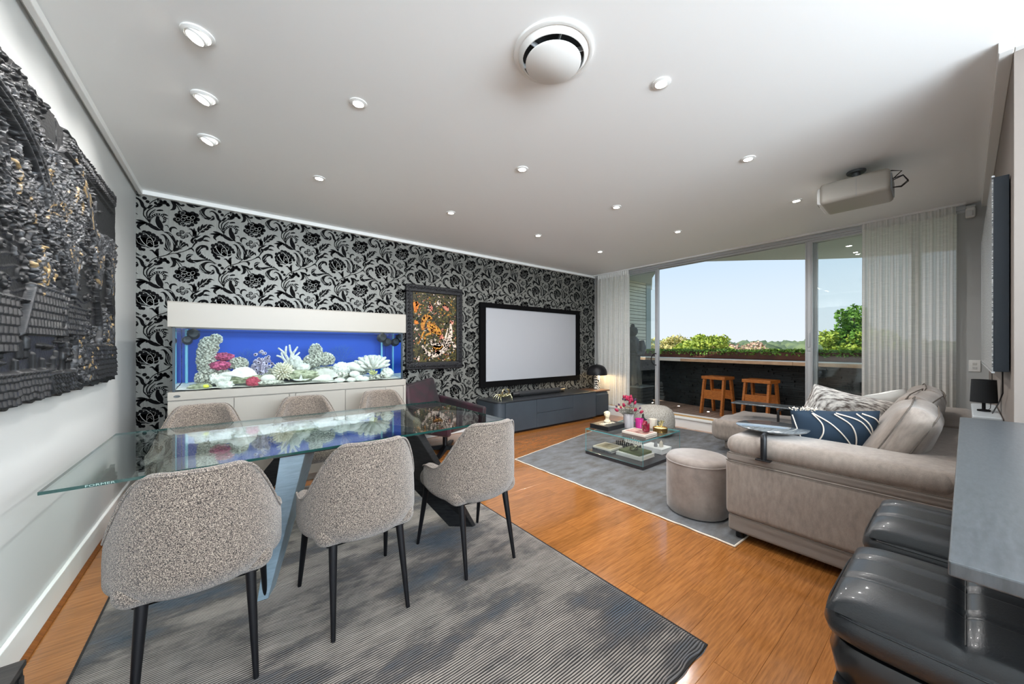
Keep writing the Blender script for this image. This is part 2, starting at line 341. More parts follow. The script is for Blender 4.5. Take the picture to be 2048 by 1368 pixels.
PAT_B=[(16,408,18.2),(42,425,15.6),(67,446,18.2),(95,444,18.9),(124,431,17.5),(147,413,17.5),(166,392,16.8),(177,369,15.4),(16,372,21.0),(19,341,19.6),(30,311,17.5),(42,289,15.6),(60,286,13.7),(84,381,49.0),(56,355,45.5),(113,366,45.5),(133,345,28.0),(92,334,28.0),(406,425,27.0),(321,499,18.2),(297,472,19.5),(326,451,17.5),(351,468,16.5),(276,608,20.3),(287,652,20.3),(310,682,19.6),(339,692,21.0),(366,686,18.7),(398,693,22.5),(424,684,19.5),(432,645,19.5),(417,611,17.3),(391,585,18.4),(366,569,16.5),(332,570,16.5),(307,576,15.4),(288,592,15.4),(328,632,48.8),(372,642,48.8),(398,648,33.8),(174,219,13.3),(203,221,13.3),(223,193,14.0),(139,195,11.1),(67,219,16.1),(87,192,14.3)]
PAT_W=[[(33,405,2.5),(53,359,2.6),(84,322,2.5),(113,309,2.0),(133,282,1.4)],[(84,429,1.4),(113,396,2.3),(126,356,2.6),(127,311,1.7)],[(39,328,1.0),(67,325,1.8),(90,317,1.3)],[(84,320,1.1),(81,360,1.4),(87,393,1.3),(107,405,1.1)],[(124,368,1.0),(136,386,1.3),(139,411,1.0)],[(127,336,1.0),(159,350,1.4),(165,379,1.1)],[(16,372,0.9),(25,342,1.1),(44,337,0.9)],[(56,440,0.8),(81,433,1.2),(92,407,0.9)],[(84,344,0.9),(101,364,1.2),(118,343,0.9)],[(90,370,0.8),(104,376,1.2),(115,366,0.9)],[(65,196,0.9),(67,156,1.6),(78,138,1.6),(92,160,0.9)],[(224,465,0.9),(239,460,1.7),(251,449,0.9)],[(239,431,0.9),(254,404,1.6),(270,369,0.9)],[(218,410,0.7),(215,360,1.7),(230,313,0.8)],[(230,396,0.7),(230,346,1.4),(242,315,0.7)],[(206,325,0.7),(221,307,1.4),(239,306,0.7)],[(257,342,0.8),(254,383,1.2),(248,407,0.7)],[(133,549,0.7),(147,515,1.8),(171,495,1.1)],[(147,117,0.7),(171,122,1.2),(187,126,0.7)],[(104,60,0.7),(115,94,1.4),(136,121,0.7)],[(411,449,0.9),(401,430,1.4),(411,419,1.4),(404,403,0.9)],[(417,451,1.0),(427,457,1.5),(456,479,0.9)],[(291,356,0.7),(291,398,1.3)],[(304,354,0.7),(313,389,1.3)],[(310,350,0.7),(335,384,1.2)],[(446,322,0.9),(462,359,1.8),(485,359,0.9)],[(429,332,0.8),(446,357,1.5),(459,381,0.7)],[(433,286,0.7),(455,307,1.4),(465,334,0.8)],[(353,265,0.8),(375,285,1.6),(400,287,0.8)],[(359,240,0.7),(378,260,1.5),(388,270,0.7)],[(400,229,0.8),(416,223,1.6),(433,217,0.7)],[(449,185,0.7),(459,151,1.4),(485,133,0.7)],[(455,199,0.8),(468,166,1.6),(498,135,0.8)],[(452,151,0.8),(485,120,1.2),(511,119,0.8)],[(511,111,0.8),(531,126,1.6),(551,155,0.8)],[(383,645,1.4),(379,634,1.3),(369,627,1.3),(359,629,1.3),(355,638,1.3),(359,650,1.4),(369,656,1.3),(379,654,1.3),(383,645,1.4)],[(344,625,1.2),(339,614,1.4),(328,607,1.4),(317,609,1.4),(313,618,1.2),(317,630,1.3),(328,637,1.3),(339,635,1.3),(344,625,1.2)],[(358,656,1.3),(352,646,1.4),(338,639,1.3),(323,639,1.2),(317,647,1.3),(323,657,1.2),(338,664,1.2),(352,664,1.4),(358,656,1.3)],[(340,584,1.3),(336,573,1.2),(325,567,1.4),(315,569,1.3),(310,578,1.4),(315,589,1.2),(325,595,1.3),(336,594,1.3),(340,584,1.3)],[(382,597,1.2),(376,586,1.3),(363,579,1.3),(350,580,1.2),(344,589,1.2),(350,601,1.3),(363,608,1.3),(376,607,1.4),(382,597,1.2)],[(413,658,1.3),(408,645,1.4),(398,637,1.2),(387,640,1.4),(383,651,1.3),(387,664,1.3),(398,671,1.2),(408,669,1.4),(413,658,1.3)],[(304,616,1.2),(300,605,1.2),(291,599,1.2),(283,602,1.3),(279,611,1.2),(283,622,1.3),(291,628,1.2),(300,626,1.3),(304,616,1.2)],[(403,619,1.2),(400,609,1.2),(391,604,1.4),(383,606,1.4),(380,614,1.2),(383,624,1.4),(391,629,1.3),(400,627,1.2),(403,619,1.2)],[(344,687,1.3),(339,677,1.3),(325,670,1.4),(312,670,1.2),(307,678,1.2),(312,688,1.2),(325,695,1.3),(339,694,1.2),(344,687,1.3)],[(328,501,1.3),(326,494,1.2),(321,491,1.3),(315,492,1.3),(313,498,1.3),(315,504,1.3),(321,508,1.3),(326,506,1.2),(328,501,1.3)],[(306,475,1.4),(304,468,1.2),(299,465,1.2),(294,466,1.2),(292,472,1.2),(294,478,1.2),(299,482,1.3),(304,480,1.2),(306,475,1.4)],[(333,455,1.3),(331,448,1.2),(326,444,1.2),(321,446,1.2),(318,452,1.3),(321,459,1.2),(326,463,1.2),(331,461,1.2),(333,455,1.3)],[(356,470,1.4),(354,464,1.3),(349,461,1.3),(343,462,1.4),(341,467,1.3),(343,473,1.4),(349,476,1.3),(354,475,1.3),(356,470,1.4)],[(116,30,1.0),(111,29,2.5),(105,27,0.9)],[(113,44,1.1),(108,45,2.6),(103,45,0.8)],[(118,58,1.1),(114,60,2.6),(109,62,0.8)],[(130,69,1.1),(127,73,2.4),(123,78,0.8)],[(143,78,1.1),(141,84,2.5),(139,91,0.9)],[(156,84,1.1),(156,91,2.6),(156,99,0.9)],[(169,84,1.1),(171,90,2.5),(173,98,0.9)],[(179,79,1.1),(183,85,2.4),(187,91,0.9)],[(189,70,1.1),(193,74,2.6),(198,78,0.9)],[(196,56,1.1),(200,58,2.5),(206,60,0.9)],[(196,42,1.1),(201,42,2.6),(207,42,0.9)],[(470,355,1.2),(465,356,2.8),(459,356,0.9)],[(474,337,1.1),(468,335,2.8),(462,332,0.9)],[(479,318,1.1),(475,314,2.6),(469,308,0.9)],[(488,300,1.1),(485,294,2.6),(481,286,1.0)],[(499,288,1.2),(498,281,2.8),(496,272,1.0)],[(513,277,1.1),(513,270,2.8),(513,261,0.9)]]
PAT_O=(-0.691,1.879)

def build_pattern():
    T=MB(); TW,TH=.5335,.54
    for q in PAT_S: ribbon(T,[(x/1000,z/1000,w/1000) for x,z,w in q],0,0,4)
    for x,z,r in PAT_B:
        n=10; T.add([(x/1000+r/1000*math.cos(2*PI*i/n),0,z/1000+r/1000*math.sin(2*PI*i/n)) for i in range(n)],[tuple(range(n))],0)
    for q in PAT_W: ribbon(T,[(x/1000,z/1000,max(w/1000,.0012)) for x,z,w in q],-.0006,1,3)
    tv=np.array(T.v); A=MB(); V=[];Fc=[];Mi=[]; k=0
    # motif extent
    for i in range(-1,14):
        for j in range(-4,3):
            v=tv+np.array([PAT_O[0]+i*TW,0,PAT_O[1]+j*TH])
            if v[:,0].max()<XL or v[:,0].min()>XW or v[:,2].max()<.1 or v[:,2].min()>H: continue
            V.append(v); Fc+= [tuple(a+k for a in f) for f in T.f]; Mi+=T.mi; k+=len(v)
    V=np.vstack(V); V[:,1]+=YB-.0012
    me=bpy.data.meshes.new('flock_motif'); me.from_pydata(V.tolist(),[],Fc); me.materials.append(flock); me.materials.append(silverline)
    me.polygons.foreach_set('material_index',Mi)
    bm=bmesh.new(); bm.from_mesh(me)
    for co,no in (((XL+.001,0,0),(-1,0,0)),((XW-.001,0,0),(1,0,0)),((0,0,.1),(0,0,-1)),((0,0,H-.035),(0,0,1))):
        bmesh.ops.bisect_plane(bm,geom=bm.verts[:]+bm.edges[:]+bm.faces[:],plane_co=co,plane_no=no,clear_outer=True)
    for f in bm.faces:
        if f.normal.y>0: f.normal_flip()
    bm.to_mesh(me); bm.free()
    o=bpy.data.objects.new('flock_motif',me); C.objects.link(o); o.parent=wb; stuff(o)
build_pattern()
# ---- threshold and glazing
sill=MB(); sill.bx(5.62,5.94,-.14,4.66,-.1,.165); sill.bx(5.60,5.66,-.14,4.62,.135,.17)
struct(sill.build('trim_5',white,smooth=0,bevel=.006))
struct(MB().bx(5.70,5.74,.05,4.5,.17,.178).bx(5.66,5.69,.05,4.5,.17,.174).build('trim_6',mat('timber_threshold','C9A067',.4),smooth=0))
struct(MB().bx(5.76,5.96,.0,4.6,H-.05,H-.001).bx(5.79,5.81,.0,4.6,H-.075,H-.05).bx(5.88,5.90,.0,4.6,H-.075,H-.05).build('trim_7',alu,smooth=0,bevel=.002))
def door(name,x,y0,y1,st,handle=None):
    z0,z1=.172,H-.055
    e=thing(name,'x',None,(x,0,0)); del e['label']; struct(e)
    f=MB()
    for ya,yb in ((y0,y0+st),(y1-st,y1)):
        f.bx(-.025,.025,ya,yb,z0,z1); f.bx(-.032,-.025,ya+.012,ya+.02,z0,z1); f.bx(-.032,-.025,yb-.02,yb-.012,z0,z1)
    f.bx(-.025,.025,y0+st,y1-st,z0,z0+.06); f.bx(-.025,.025,y0+st,y1-st,z1-.04,z1)
    f.build('door_frame',alu,e,smooth=0,bevel=.004)
    MB().bx(-.003,.003,y0+st,y1-st,z0+.06,z1-.04).build('pane',glass,e,smooth=0)
    if handle:
        hy,kind=handle
        if kind=='d':
            MB().tube([(-.03,hy,1.16),(-.07,hy+.015,1.155),(-.085,hy+.05,1.11),(-.088,hy+.06,1.06),(-.085,hy+.05,1.01),(-.07,hy+.015,.965),(-.03,hy,.96)],.009,8).build('handle',black_m,e)
        else:
            MB().bx(-.05,-.03,hy-.012,hy+.012,1.27,1.45).bx(-.034,-.024,hy-.018,hy+.018,1.22,1.5).build('handle',alu,e,smooth=0,bevel=.005)
    return e
door('door_1',5.84,3.30,4.52,.055,(3.33,'d'))
door('door_2',5.93,3.345,4.45,.055)
door('door_3',5.84,-.02,1.28,.075,(1.24,'s'))
door('door_4',5.93,.3,1.245,.07)

# ---- curtains
curt=NT('sheer_curtain'); curt.t.nodes.remove(curt.b)
d=curt.n('BsdfDiffuse'); d.inputs[0].default_value=lin('F8F6F2'); tl=curt.n('BsdfTranslucent'); tl.inputs[0].default_value=lin('FAF8F4'); tp=curt.n('BsdfTransparent')
wv=curt.n('TexNoise'); tcx=curt.n('TexCoord'); mpp=curt.n('Mapping'); mpp.inputs['Scale'].default_value=(1,2.5,90); curt.l(tcx.outputs['Object'],mpp.inputs[0]); curt.l(mpp.outputs[0],wv.inputs[0]); wv.inputs['Scale'].default_value=4
m1=curt.n('MixShader'); m1.inputs[0].default_value=.5; curt.l(d.outputs[0],m1.inputs[1]); curt.l(tl.outputs[0],m1.inputs[2])
mr_=curt.n('MapRange'); mr_.inputs['From Min'].default_value=.35; mr_.inputs['From Max'].default_value=.65; mr_.inputs['To Min'].default_value=.04; mr_.inputs['To Max'].default_value=.20; curt.l(wv.outputs[0],mr_.inputs[0])
m2=curt.n('MixShader'); curt.l(mr_.outputs[0],m2.inputs[0]); curt.l(m1.outputs[0],m2.inputs[1]); curt.l(tp.outputs[0],m2.inputs[2]); curt.l(m2.outputs[0],curt.out.inputs[0])
def curtain(y0,y1,nf,label,z0,ph):
    e=thing('sheer_curtain',label,'curtain',(5.70,0,0))
    def fn(u,v):
        yy=y0+(y1-y0)*u; a=u*nf*2*PI+ph+.6*math.sin(u*9); am=.028*(.35+.65*(1-v)**.4)+.004*math.sin(13*u+3*v)
        return (math.sin(a)*am+.012*math.sin(a*.37+2*v),yy+.006*math.sin(a*2+v*3),z0+(2.61-z0)*v)
    MB().grid(fn,nf*12,24).build('curtain_cloth',curt.m,e,smooth=180)
    def fn2(u,v):
        yy=y0+(y1-y0)*u; a=u*nf*2*PI+ph+.6*math.sin(u*9)
        return (math.sin(a)*.014-.001,yy,2.60+.08*v)
    MB().grid(fn2,nf*10,3).build('heading_tape',whitefab,e,smooth=180)
    return e
curtain(3.80,4.50,17,'narrow white sheer curtain gathered beside the patterned wall',.03,0)
curtain(.06,.74,15,'white sheer curtain gathered beside the grey wall behind the sofa',.03,1)
struct(MB().bx(5.68,5.72,.0,4.6,2.68,2.699).build('trim_8',white,smooth=0))

# ---- downlights
for i,(x,y) in enumerate(LP):
    rows=['nearest the sofa side','over the middle of the room','nearest the patterned wall']
    ri=0 if y<1.5 else (1 if y<2.8 else 2)
    col=['1st','2nd','3rd','4th'][[.585,1.835,3.085,4.335].index(min([.585,1.835,3.085,4.335],key=lambda a:abs(a-x)))-(1 if ri==0 else 0)]
    e=thing('ceiling_downlight','small round ceiling downlight, %s from the left in row %s'%(col,rows[ri]),'downlight',(x,y,H),group='small ceiling downlights')
    MB().lathe([(.048,0),(.048,-.004),(.030,-.008),(.028,-.003)],28,cap=False).build('trim_ring',white,e)
    MB().lathe([(.0,-.0045),(.029,-.0045)],24,cap=False).build('lens',lensm,e)
    area((x,y,H-.012),DOWN,.05)
for i,(x,y) in enumerate(WP):
    e=thing('gimbal_downlight','tilted round ceiling downlight by the left wall, %s the camera'%['closest to','second from','farthest from'][i],'downlight',(x,y,H),group='tilting downlights along the left wall')
    MB().lathe([(.062,0),(.062,-.006),(.048,-.012),(.044,-.004)],32,cap=False).build('trim_ring',white,e)
    g=MB().lathe([(.043,.0),(.043,-.022),(.034,-.026),(.030,-.012)],28,cap=False).build('gimbal',white,e); g.rotation_euler=(0,R(22),0)
    l=MB().lathe([(.0,-.019),(.032,-.019)],24,cap=False).build('lens',lensm,e); l.rotation_euler=(0,R(22),0)
    area((x-.012,y,H-.03),WASH,.05,rot=(0,R(28),0),spread=1.9)
# ---- air diffuser
e=thing('ceiling_air_diffuser','large round white air diffuser with a dropped centre plate in the ceiling','air vent',(1.235,1.245,H))
MB().lathe([(.195,0),(.192,-.008),(.178,-.012),(.160,-.004),(.150,.0)],56,cap=False).build('outer_ring',white,e)
MB().lathe([(.176,-.0125),(.172,-.006),(.152,-.030),(.148,-.030),(.150,-.001)],56,cap=False).build('inner_cone',white,e)
MB().lathe([(0,-.002),(.149,-.002)],40,cap=False).build('duct_shade_disc',mat('duct_shade','141414',.6),e,smooth=0)  # dark disc under the closed ceiling, painted as the shade inside a duct
m=MB(); 
for a in (0,60,120): m.bx(-.148,.148,-.002,.002,-.028,-.004,M=Matrix.Rotation(R(a),4,'Z'))
m.build('spoke',alu,e,smooth=0)
MB().lathe([(0,-.052),(.128,-.052),(.134,-.048),(.134,-.044),(.02,-.040),(.02,-.004)],56,cap=False).build('centre_plate',white,e)

# ---- outdoors
deck=struct(MB().bx(5.9,7.5,-1.2,4.95,-.1,.118).build('floor_balcony',mat('deck_joist_dark','2A211D',.8),smooth=0))
bme=MB().hexa([(0,-.043,0),(1.7,-.043,0),(1.7,.043,0),(0,.043,0)],[(0,-.042,.022),(1.7,-.042,.022),(1.7,.042,.022),(0,.042,.022)])
bmesh_=bpy.data.meshes.new('deck_board'); bmesh_.from_pydata(bme.v,[],bme.f); bmesh_.materials.append(deck_m)
y=-.9
while y<4.9:
    o=bpy.data.objects.new('deck_board',bmesh_); C.objects.link(o); o.parent=deck; o.location=(5.96,y,.119); y+=.093
slab=[(5.9,5.4),(9.2,5.4),(7.6,4.45),(6.6,3.7),(6.9,3.0),(7.5,2.4),(8.2,1.8),(8.8,1.15),(9.3,.2),(9.4,-1.5),(5.9,-1.5)]
struct(MB().prism(slab,2.86,3.15).build('ceiling_balcony',mat('soffit_paint','D5D6D4',.6),smooth=0))
e=thing('soffit_light','small round light recessed in the balcony soffit','light',(7.6,1.13,2.86))
MB().lathe([(.05,0),(.05,-.005),(.035,-.008)],20,cap=False).build('trim_ring',white,e); MB().lathe([(0,-.004),(.035,-.004)],20,cap=False).build('lens',lensm,e)
# planter, ledge and slate in a rotated frame
Mp=Matrix.Translation((6.70,2.6,0))@Matrix.Rotation(R(-11),4,'Z')
sw=struct(MB().bx(.26,.5,-3.4,2.30,-.1,1.066,M=Mp).build('wall_balcony',mat('slate_backing','101315',.7),smooth=0))
slate=mat('stacked_slate','20282B',.55,col2='0F1416',scale=7,detail=5,bump=.4,bscale=40,coord='World')
m=MB(); z=.14; rr=random.Random(3)
while z<1.02:
    hh=rr.choice([.022,.03,.04]); yy=-3.4
    while yy<2.26:
        L=rr.uniform(.12,.4); d=rr.uniform(.0,.035); m.bx(.255-d,.262,yy+.002,min(yy+L,2.29)-.002,z+.001,z+hh-.001,M=Mp); yy+=L
    z+=hh
stuff(m.build('slate_strip',slate,sw,smooth=0))
e=thing('bar_ledge','narrow pale timber bar ledge with a white top running along the balcony wall','ledge',(0,0,0))
MB().bx(-.12,.22,-3.3,2.3,1.055,1.065,M=Mp).build('ledge_top',mat('white_stone_ledge','E8EAEA',.4),e,smooth=0)
m=MB(); 
for a,b_,ms in ((-3.3,-1.1,0),(-1.095,.75,0),(.755,1.25,1),(1.255,2.3,0)): m.bx(-.12,.22,a,b_,1.005,1.054,ms,M=Mp)
m.build('ledge_board',[mat('pale_timber_edge','C7A585',.5,col2='B08E6F',scale=5,stretch=(8,1,8)),mat('bleached_timber','DCD6CC',.5)],e,smooth=0)
e=thing('planter_box','long red-brown planter trough along the balcony edge filled with green hedge','planter',(0,0,0))
MB().bx(.24,.62,-3.4,2.28,1.07,1.19,M=Mp).build('trough',mat('rust_planter','5A3222',.6,col2='47251A',scale=6),e,smooth=0,bevel=.004)
leafd=mat('hedge_leaf','4A7A2A',.6,col2='86AE45',scale=18); leafy=mat('sunlit_leaf','B9C24A',.6,col2='7E9A38',scale=6); leafp=mat('pale_leaf','DCCB8A',.7,col2='A9A860',scale=5)
def leaves(n,fn,size,rng,flat=.5):
    m=MB()
    for i in range(n):
        p=Vector(fn(rng)); a=Vector((rng.gauss(0,1),rng.gauss(0,1),rng.gauss(0,1)*flat+.4)).normalized(); b_=a.cross(Vector((rng.gauss(0,1),rng.gauss(0,1),rng.gauss(0,1)))).normalized()
        s=size*rng.uniform(.6,1.3); q=a*s; w=b_*s*.36
        m.add([p-q*.5,p+w,p+q*.6,p-w],[(0,1,2,3)])
    return m
def hedge_pt(g):
    y=g.uniform(-3.4,2.3); x=.43+g.uniform(-.22,.16); t=g.random()
    p=Mp@Vector((x,y,0)); return (p.x,p.y,1.13+.10*t+.025*noise.noise(Vector((y*2,x,0))))
stuff(leaves(9000,hedge_pt,.04,random.Random(5)).build('hedge_foliage',leafd,e,smooth=0))
# privacy wall of cream boards
e=struct(MB().bx(6.0,8.15,4.97,5.1,.1,2.9).build('wall_privacy',mat('cream_cladding_back','55534C',.8),smooth=0))
struct(MB().bx(8.155,8.36,4.93,5.1,.1,2.9).build('wall_balcony_end',mat('pale_green_render','A9B0A8',.6),smooth=0))
cream_cl=mat('cream_cladding','DDD8C4',.55,rand=.04); z=.8; i=0
while z<2.84:
    h_=.085 if i%3 else .055
    o=MB().bx(6.02,8.15,4.945,4.97,z,z+h_-.012).build('cladding_board',cream_cl,e,smooth=0); z+=h_; i+=1
tag(MB().bx(6.85,7.2,4.925,4.944,1.98,2.08).build('wall_vent',mat('grey_vent','8A8C88',.5),smooth=0,bevel=.004),'small grey vent cover on the cream boarded balcony wall','vent')
# bar stools of timber
def bar_stool(loc,rz,label):
    e=thing('timber_stool',label,'stool',loc,rz,'timber stools at the balcony ledge')
    MB().bx(-.15,.15,-.20,.20,.585,.635).build('seat',teak,e,smooth=0,bevel=.006)
    for sx in (-1,1):
        for sy in (-1,1):
            x0,y0=sx*.10,sy*.165; x1,y1=sx*.19,sy*.175
            a=.032; b_=.016
            MB().hexa([(x1-a,y1-b_,0),(x1+a,y1-b_,0),(x1+a,y1+b_,0),(x1-a,y1+b_,0)],[(x0-a,y0-b_,.585),(x0+a,y0-b_,.585),(x0+a,y0+b_,.585),(x0-a,y0+b_,.585)]).build('leg',teak,e,smooth=0,bevel=.003)
    for sx in (-1,1): MB().bx(sx*.145-.01,sx*.145+.01,-.155,.155,.25,.40).build('rail',teak,e,smooth=0,bevel=.003)
    return e
s1=bar_stool((6.53,2.62,.141),R(-8),'timber bar stool on the balcony, left one under the ledge')
s2=bar_stool((6.40,1.95,.141),R(-8),'timber bar stool on the balcony, right one half behind the tray')
# uplights
for i,(px,py) in enumerate([(6.72,3.93),(6.74,3.40),(6.55,2.78),(6.40,1.45)]):
    e=thing('deck_uplight','small round uplight set in the deck, %s one from the left'%['first','second','third','fourth'][i],'light',(px,py,.142),group='uplights along the deck')
    MB().lathe([(.0,.002),(.018,.002)],16,cap=False).build('lens',lensm,e,smooth=0); MB().lathe([(.018,.003),(.028,.003),(.028,0)],16,cap=False).build('rim',alu,e)
    l=bpy.data.lights.new('lamp_light','SPOT'); l.energy=1.2; l.spot_size=R(110); l.spot_blend=.8; l.color=(1,.85,.45); l.shadow_soft_size=.01
    o=bpy.data.objects.new('lamp_light',l); C.objects.link(o); o.location=(px,py,.17); o.rotation_euler=Vector((-.45,0,-1)).to_track_quat('-Z','Y').to_euler(); o.rotation_euler=(R(180),R(-18),0)
# statue
stone=mat('dark_grey_stone','54585A',.7,col2='3E4243',scale=12,bump=.4,bscale=60)
SL=(6.5,4.24,.50)
m=MB()
def loft(m,secs,n=28,fold=0,kf=9,mi=0):
    v=[]
    for k,(z,rx,ry,cx,cy) in enumerate(secs):
        for j in range(n):
            t=2*PI*j/n; fo=1+fold*math.sin(kf*t+z*2)*(1-k/len(secs)); v.append((cx+rx*math.cos(t)*fo,cy+ry*math.sin(t)*fo,z))
    f=[(i*n+j,i*n+(j+1)%n,(i+1)*n+(j+1)%n,(i+1)*n+j) for i in range(len(secs)-1) for j in range(n)]
    f+=[tuple(range(n))[::-1],tuple((len(secs)-1)*n+j for j in range(n))]
    m.add(v,f,mi)
loft(m,[(0,.17,.16,0,0),(.08,.175,.165,0,0),(.3,.16,.15,0,0),(.5,.15,.14,0,0),(.68,.16,.145,0,0),(.82,.19,.14,0,.0),(.92,.18,.12,0,0),(.965,.11,.09,0,0),(.99,.055,.06,0,0),(1.02,.05,.055,0,0)],40,.09,11)
loft(m,[(1.0,.045,.05,0,0),(1.03,.075,.08,-.005,0),(1.07,.085,.095,-.01,0),(1.12,.09,.10,0,0),(1.165,.075,.085,.005,0),(1.19,.04,.045,.01,0)],24)
m.ico((.02,0,1.21),.045,2); m.ico((-.092,0,1.085),.018,1)
for s_ in (-1,1):
    m.ico((-.02,s_*.092,1.09),.02,1,sc3=(.6,.5,1.4)); m.ico((-.08,s_*.035,1.105),.012,1)
    m.tube([(0,s_*.17,.9),(-.03,s_*.2,.76),(-.08,s_*.17,.64),(-.17,s_*.06,.64)],[.05,.062,.06,.04],12)
    m.tube([(-.15,s_*.075,.01),(-.24,s_*.08,.0)],[.04,.03],10)
m.ico((-.19,0,.64),.045,2); m.lathe([(0,.0),(.05,.01),(.075,.05),(.06,.05)],16,(-.2,0,.66))
st=m.build('robed_statue',stone,loc=SL,rot=(0,0,R(35))); tag(st,'grey stone robed standing statue outside the left glass door','statue')
e=thing('slatted_plinth','dark slatted box plinth under the stone statue','plinth',(6.5,4.2,.141))
MB().bx(-.24,.24,-.3,.3,.33,.355).build('plinth_top',mat('grey_slate_top','7C8284',.4),e,smooth=0,bevel=.004)
MB().bx(-.2,.2,-.26,.26,0,.33).build('core',black_p,e,smooth=0)
for k in range(5):
    MB().bx(-.225,-.2,-.285,.285,.01+k*.064,.06+k*.064).bx(-.2,.225,-.285,-.26,.01+k*.064,.06+k*.064).build('slat',mat('charcoal_slat','3A3D3F',.5) if k==0 else bpy.data.materials['charcoal_slat'],e,smooth=0,bevel=.003)
# trees and hills beyond the balcony
def tree(name,label,c,rx,rz,mat_,n,seed,base=-8,leaf=.2,clumps=14,group='trees beyond the balcony'):
    g=random.Random(seed); e=thing(name,label,'tree',(c[0],c[1],base),group=group)
    cl=[(g.gauss(0,.5)*rx,g.gauss(0,.5)*rx,g.uniform(-.6,.75)*rz,g.uniform(.28,.5)) for _ in range(clumps)]
    def pt(g):
        k=g.choice(cl); d=Vector((g.gauss(0,1),g.gauss(0,1),g.gauss(0,1))).normalized()*k[3]*g.uniform(.6,1)
        return (k[0]+d.x*rx,k[1]+d.y*rx,c[2]-base+k[2]+d.z*rz)
    stuff(leaves(n,pt,leaf,g).build('foliage',mat_,e,smooth=0))
    m=MB(); m.tube([(0,0,0),(.1,.05,(c[2]-base)*.5),(0,0,c[2]-base)],[.22,.16,.08],8)
    for k in cl[:7]: m.tube([(0,0,c[2]-base-rz*.7),(k[0]*.5,k[1]*.5,c[2]-base+k[2]*.3-rz*.2),(k[0],k[1],c[2]-base+k[2])],[.07,.04,.015],6)
    m.build('trunk',mat('tree_bark','8C7460',.8) if 'tree_bark' not in bpy.data.materials else bpy.data.materials['tree_bark'],e)
def at(px,t): 
    u=(px-1024)/F; return (t*(math.cos(YAW)+u*math.sin(YAW)),t*(math.sin(YAW)-u*math.cos(YAW)))
x,y=at(1395,16); tree('frangipani_tree','rounded yellow-green frangipani crown above the hedge, left of the opening',(x,y,1.0),1.2,.8,leafy,3600,1,leaf=.16,clumps=22)
x,y=at(1335,17); tree('shrubby_tree','low pale yellow tree top at the left end of the hedge',(x,y,1.0),1.2,.8,leafp,2600,2,leaf=.15,clumps=18)
x,y=at(1448,18); tree('shrubby_tree','low pinkish bare-looking tree top right of the frangipani crown',(x,y,.8),1.1,.75,mat('pink_blossom_leaf','E2BFA8',.7,col2='8F7A5C',scale=4),2200,3,leaf=.14,clumps=16)
x,y=at(1505,24); tree('shrubby_tree','small yellow-green tree top rising mid way along the hedge',(x,y,.75),.9,.55,leafy,1800,4,leaf=.17,clumps=14)
x,y=at(1722,12); tree('leafy_tree','broad bright green tree crown seen through the right glass pane',(x,y,1.3),.8,.55,leafy,5200,6,leaf=.12,clumps=26)
x,y=at(1712,12.2); tree('leafy_tree','tall dark green tree spire beside the right curtain',(x,y,1.85),.5,.85,leafd,3200,8,leaf=.11,clumps=20)
hill_m=mat('distant_woodland','6F7F55',.9,col2='4E6048',scale=.25,detail=6,coord='World',contrast=(.4,.6))
m=MB(); g=random.Random(12)
for i in range(420):
    px=g.uniform(1150,2100); t=g.uniform(110,190); x,y=at(px,t)
    top=1.27+ (6+9*(noise.noise(Vector((px*.009,0,0)))+.35)+g.uniform(-1.5,1.5))*t/714*.85
    m.ico((x,y,top-6.0),g.uniform(5.5,6.6),2,nz=.5,ns=3,sc3=(1,1,1),seed=i)
h_=m.build('distant_wooded_hills',hill_m,smooth=180); tag(h_,'hazy wooded hills far away along the horizon','hills',kind='stuff')
struct(MB().bx(8.5,320,-250,300,-8.3,-8).build('ground',mat('ground_green','5E6B4A',.9,col2='6D6652',scale=.1),smooth=0))

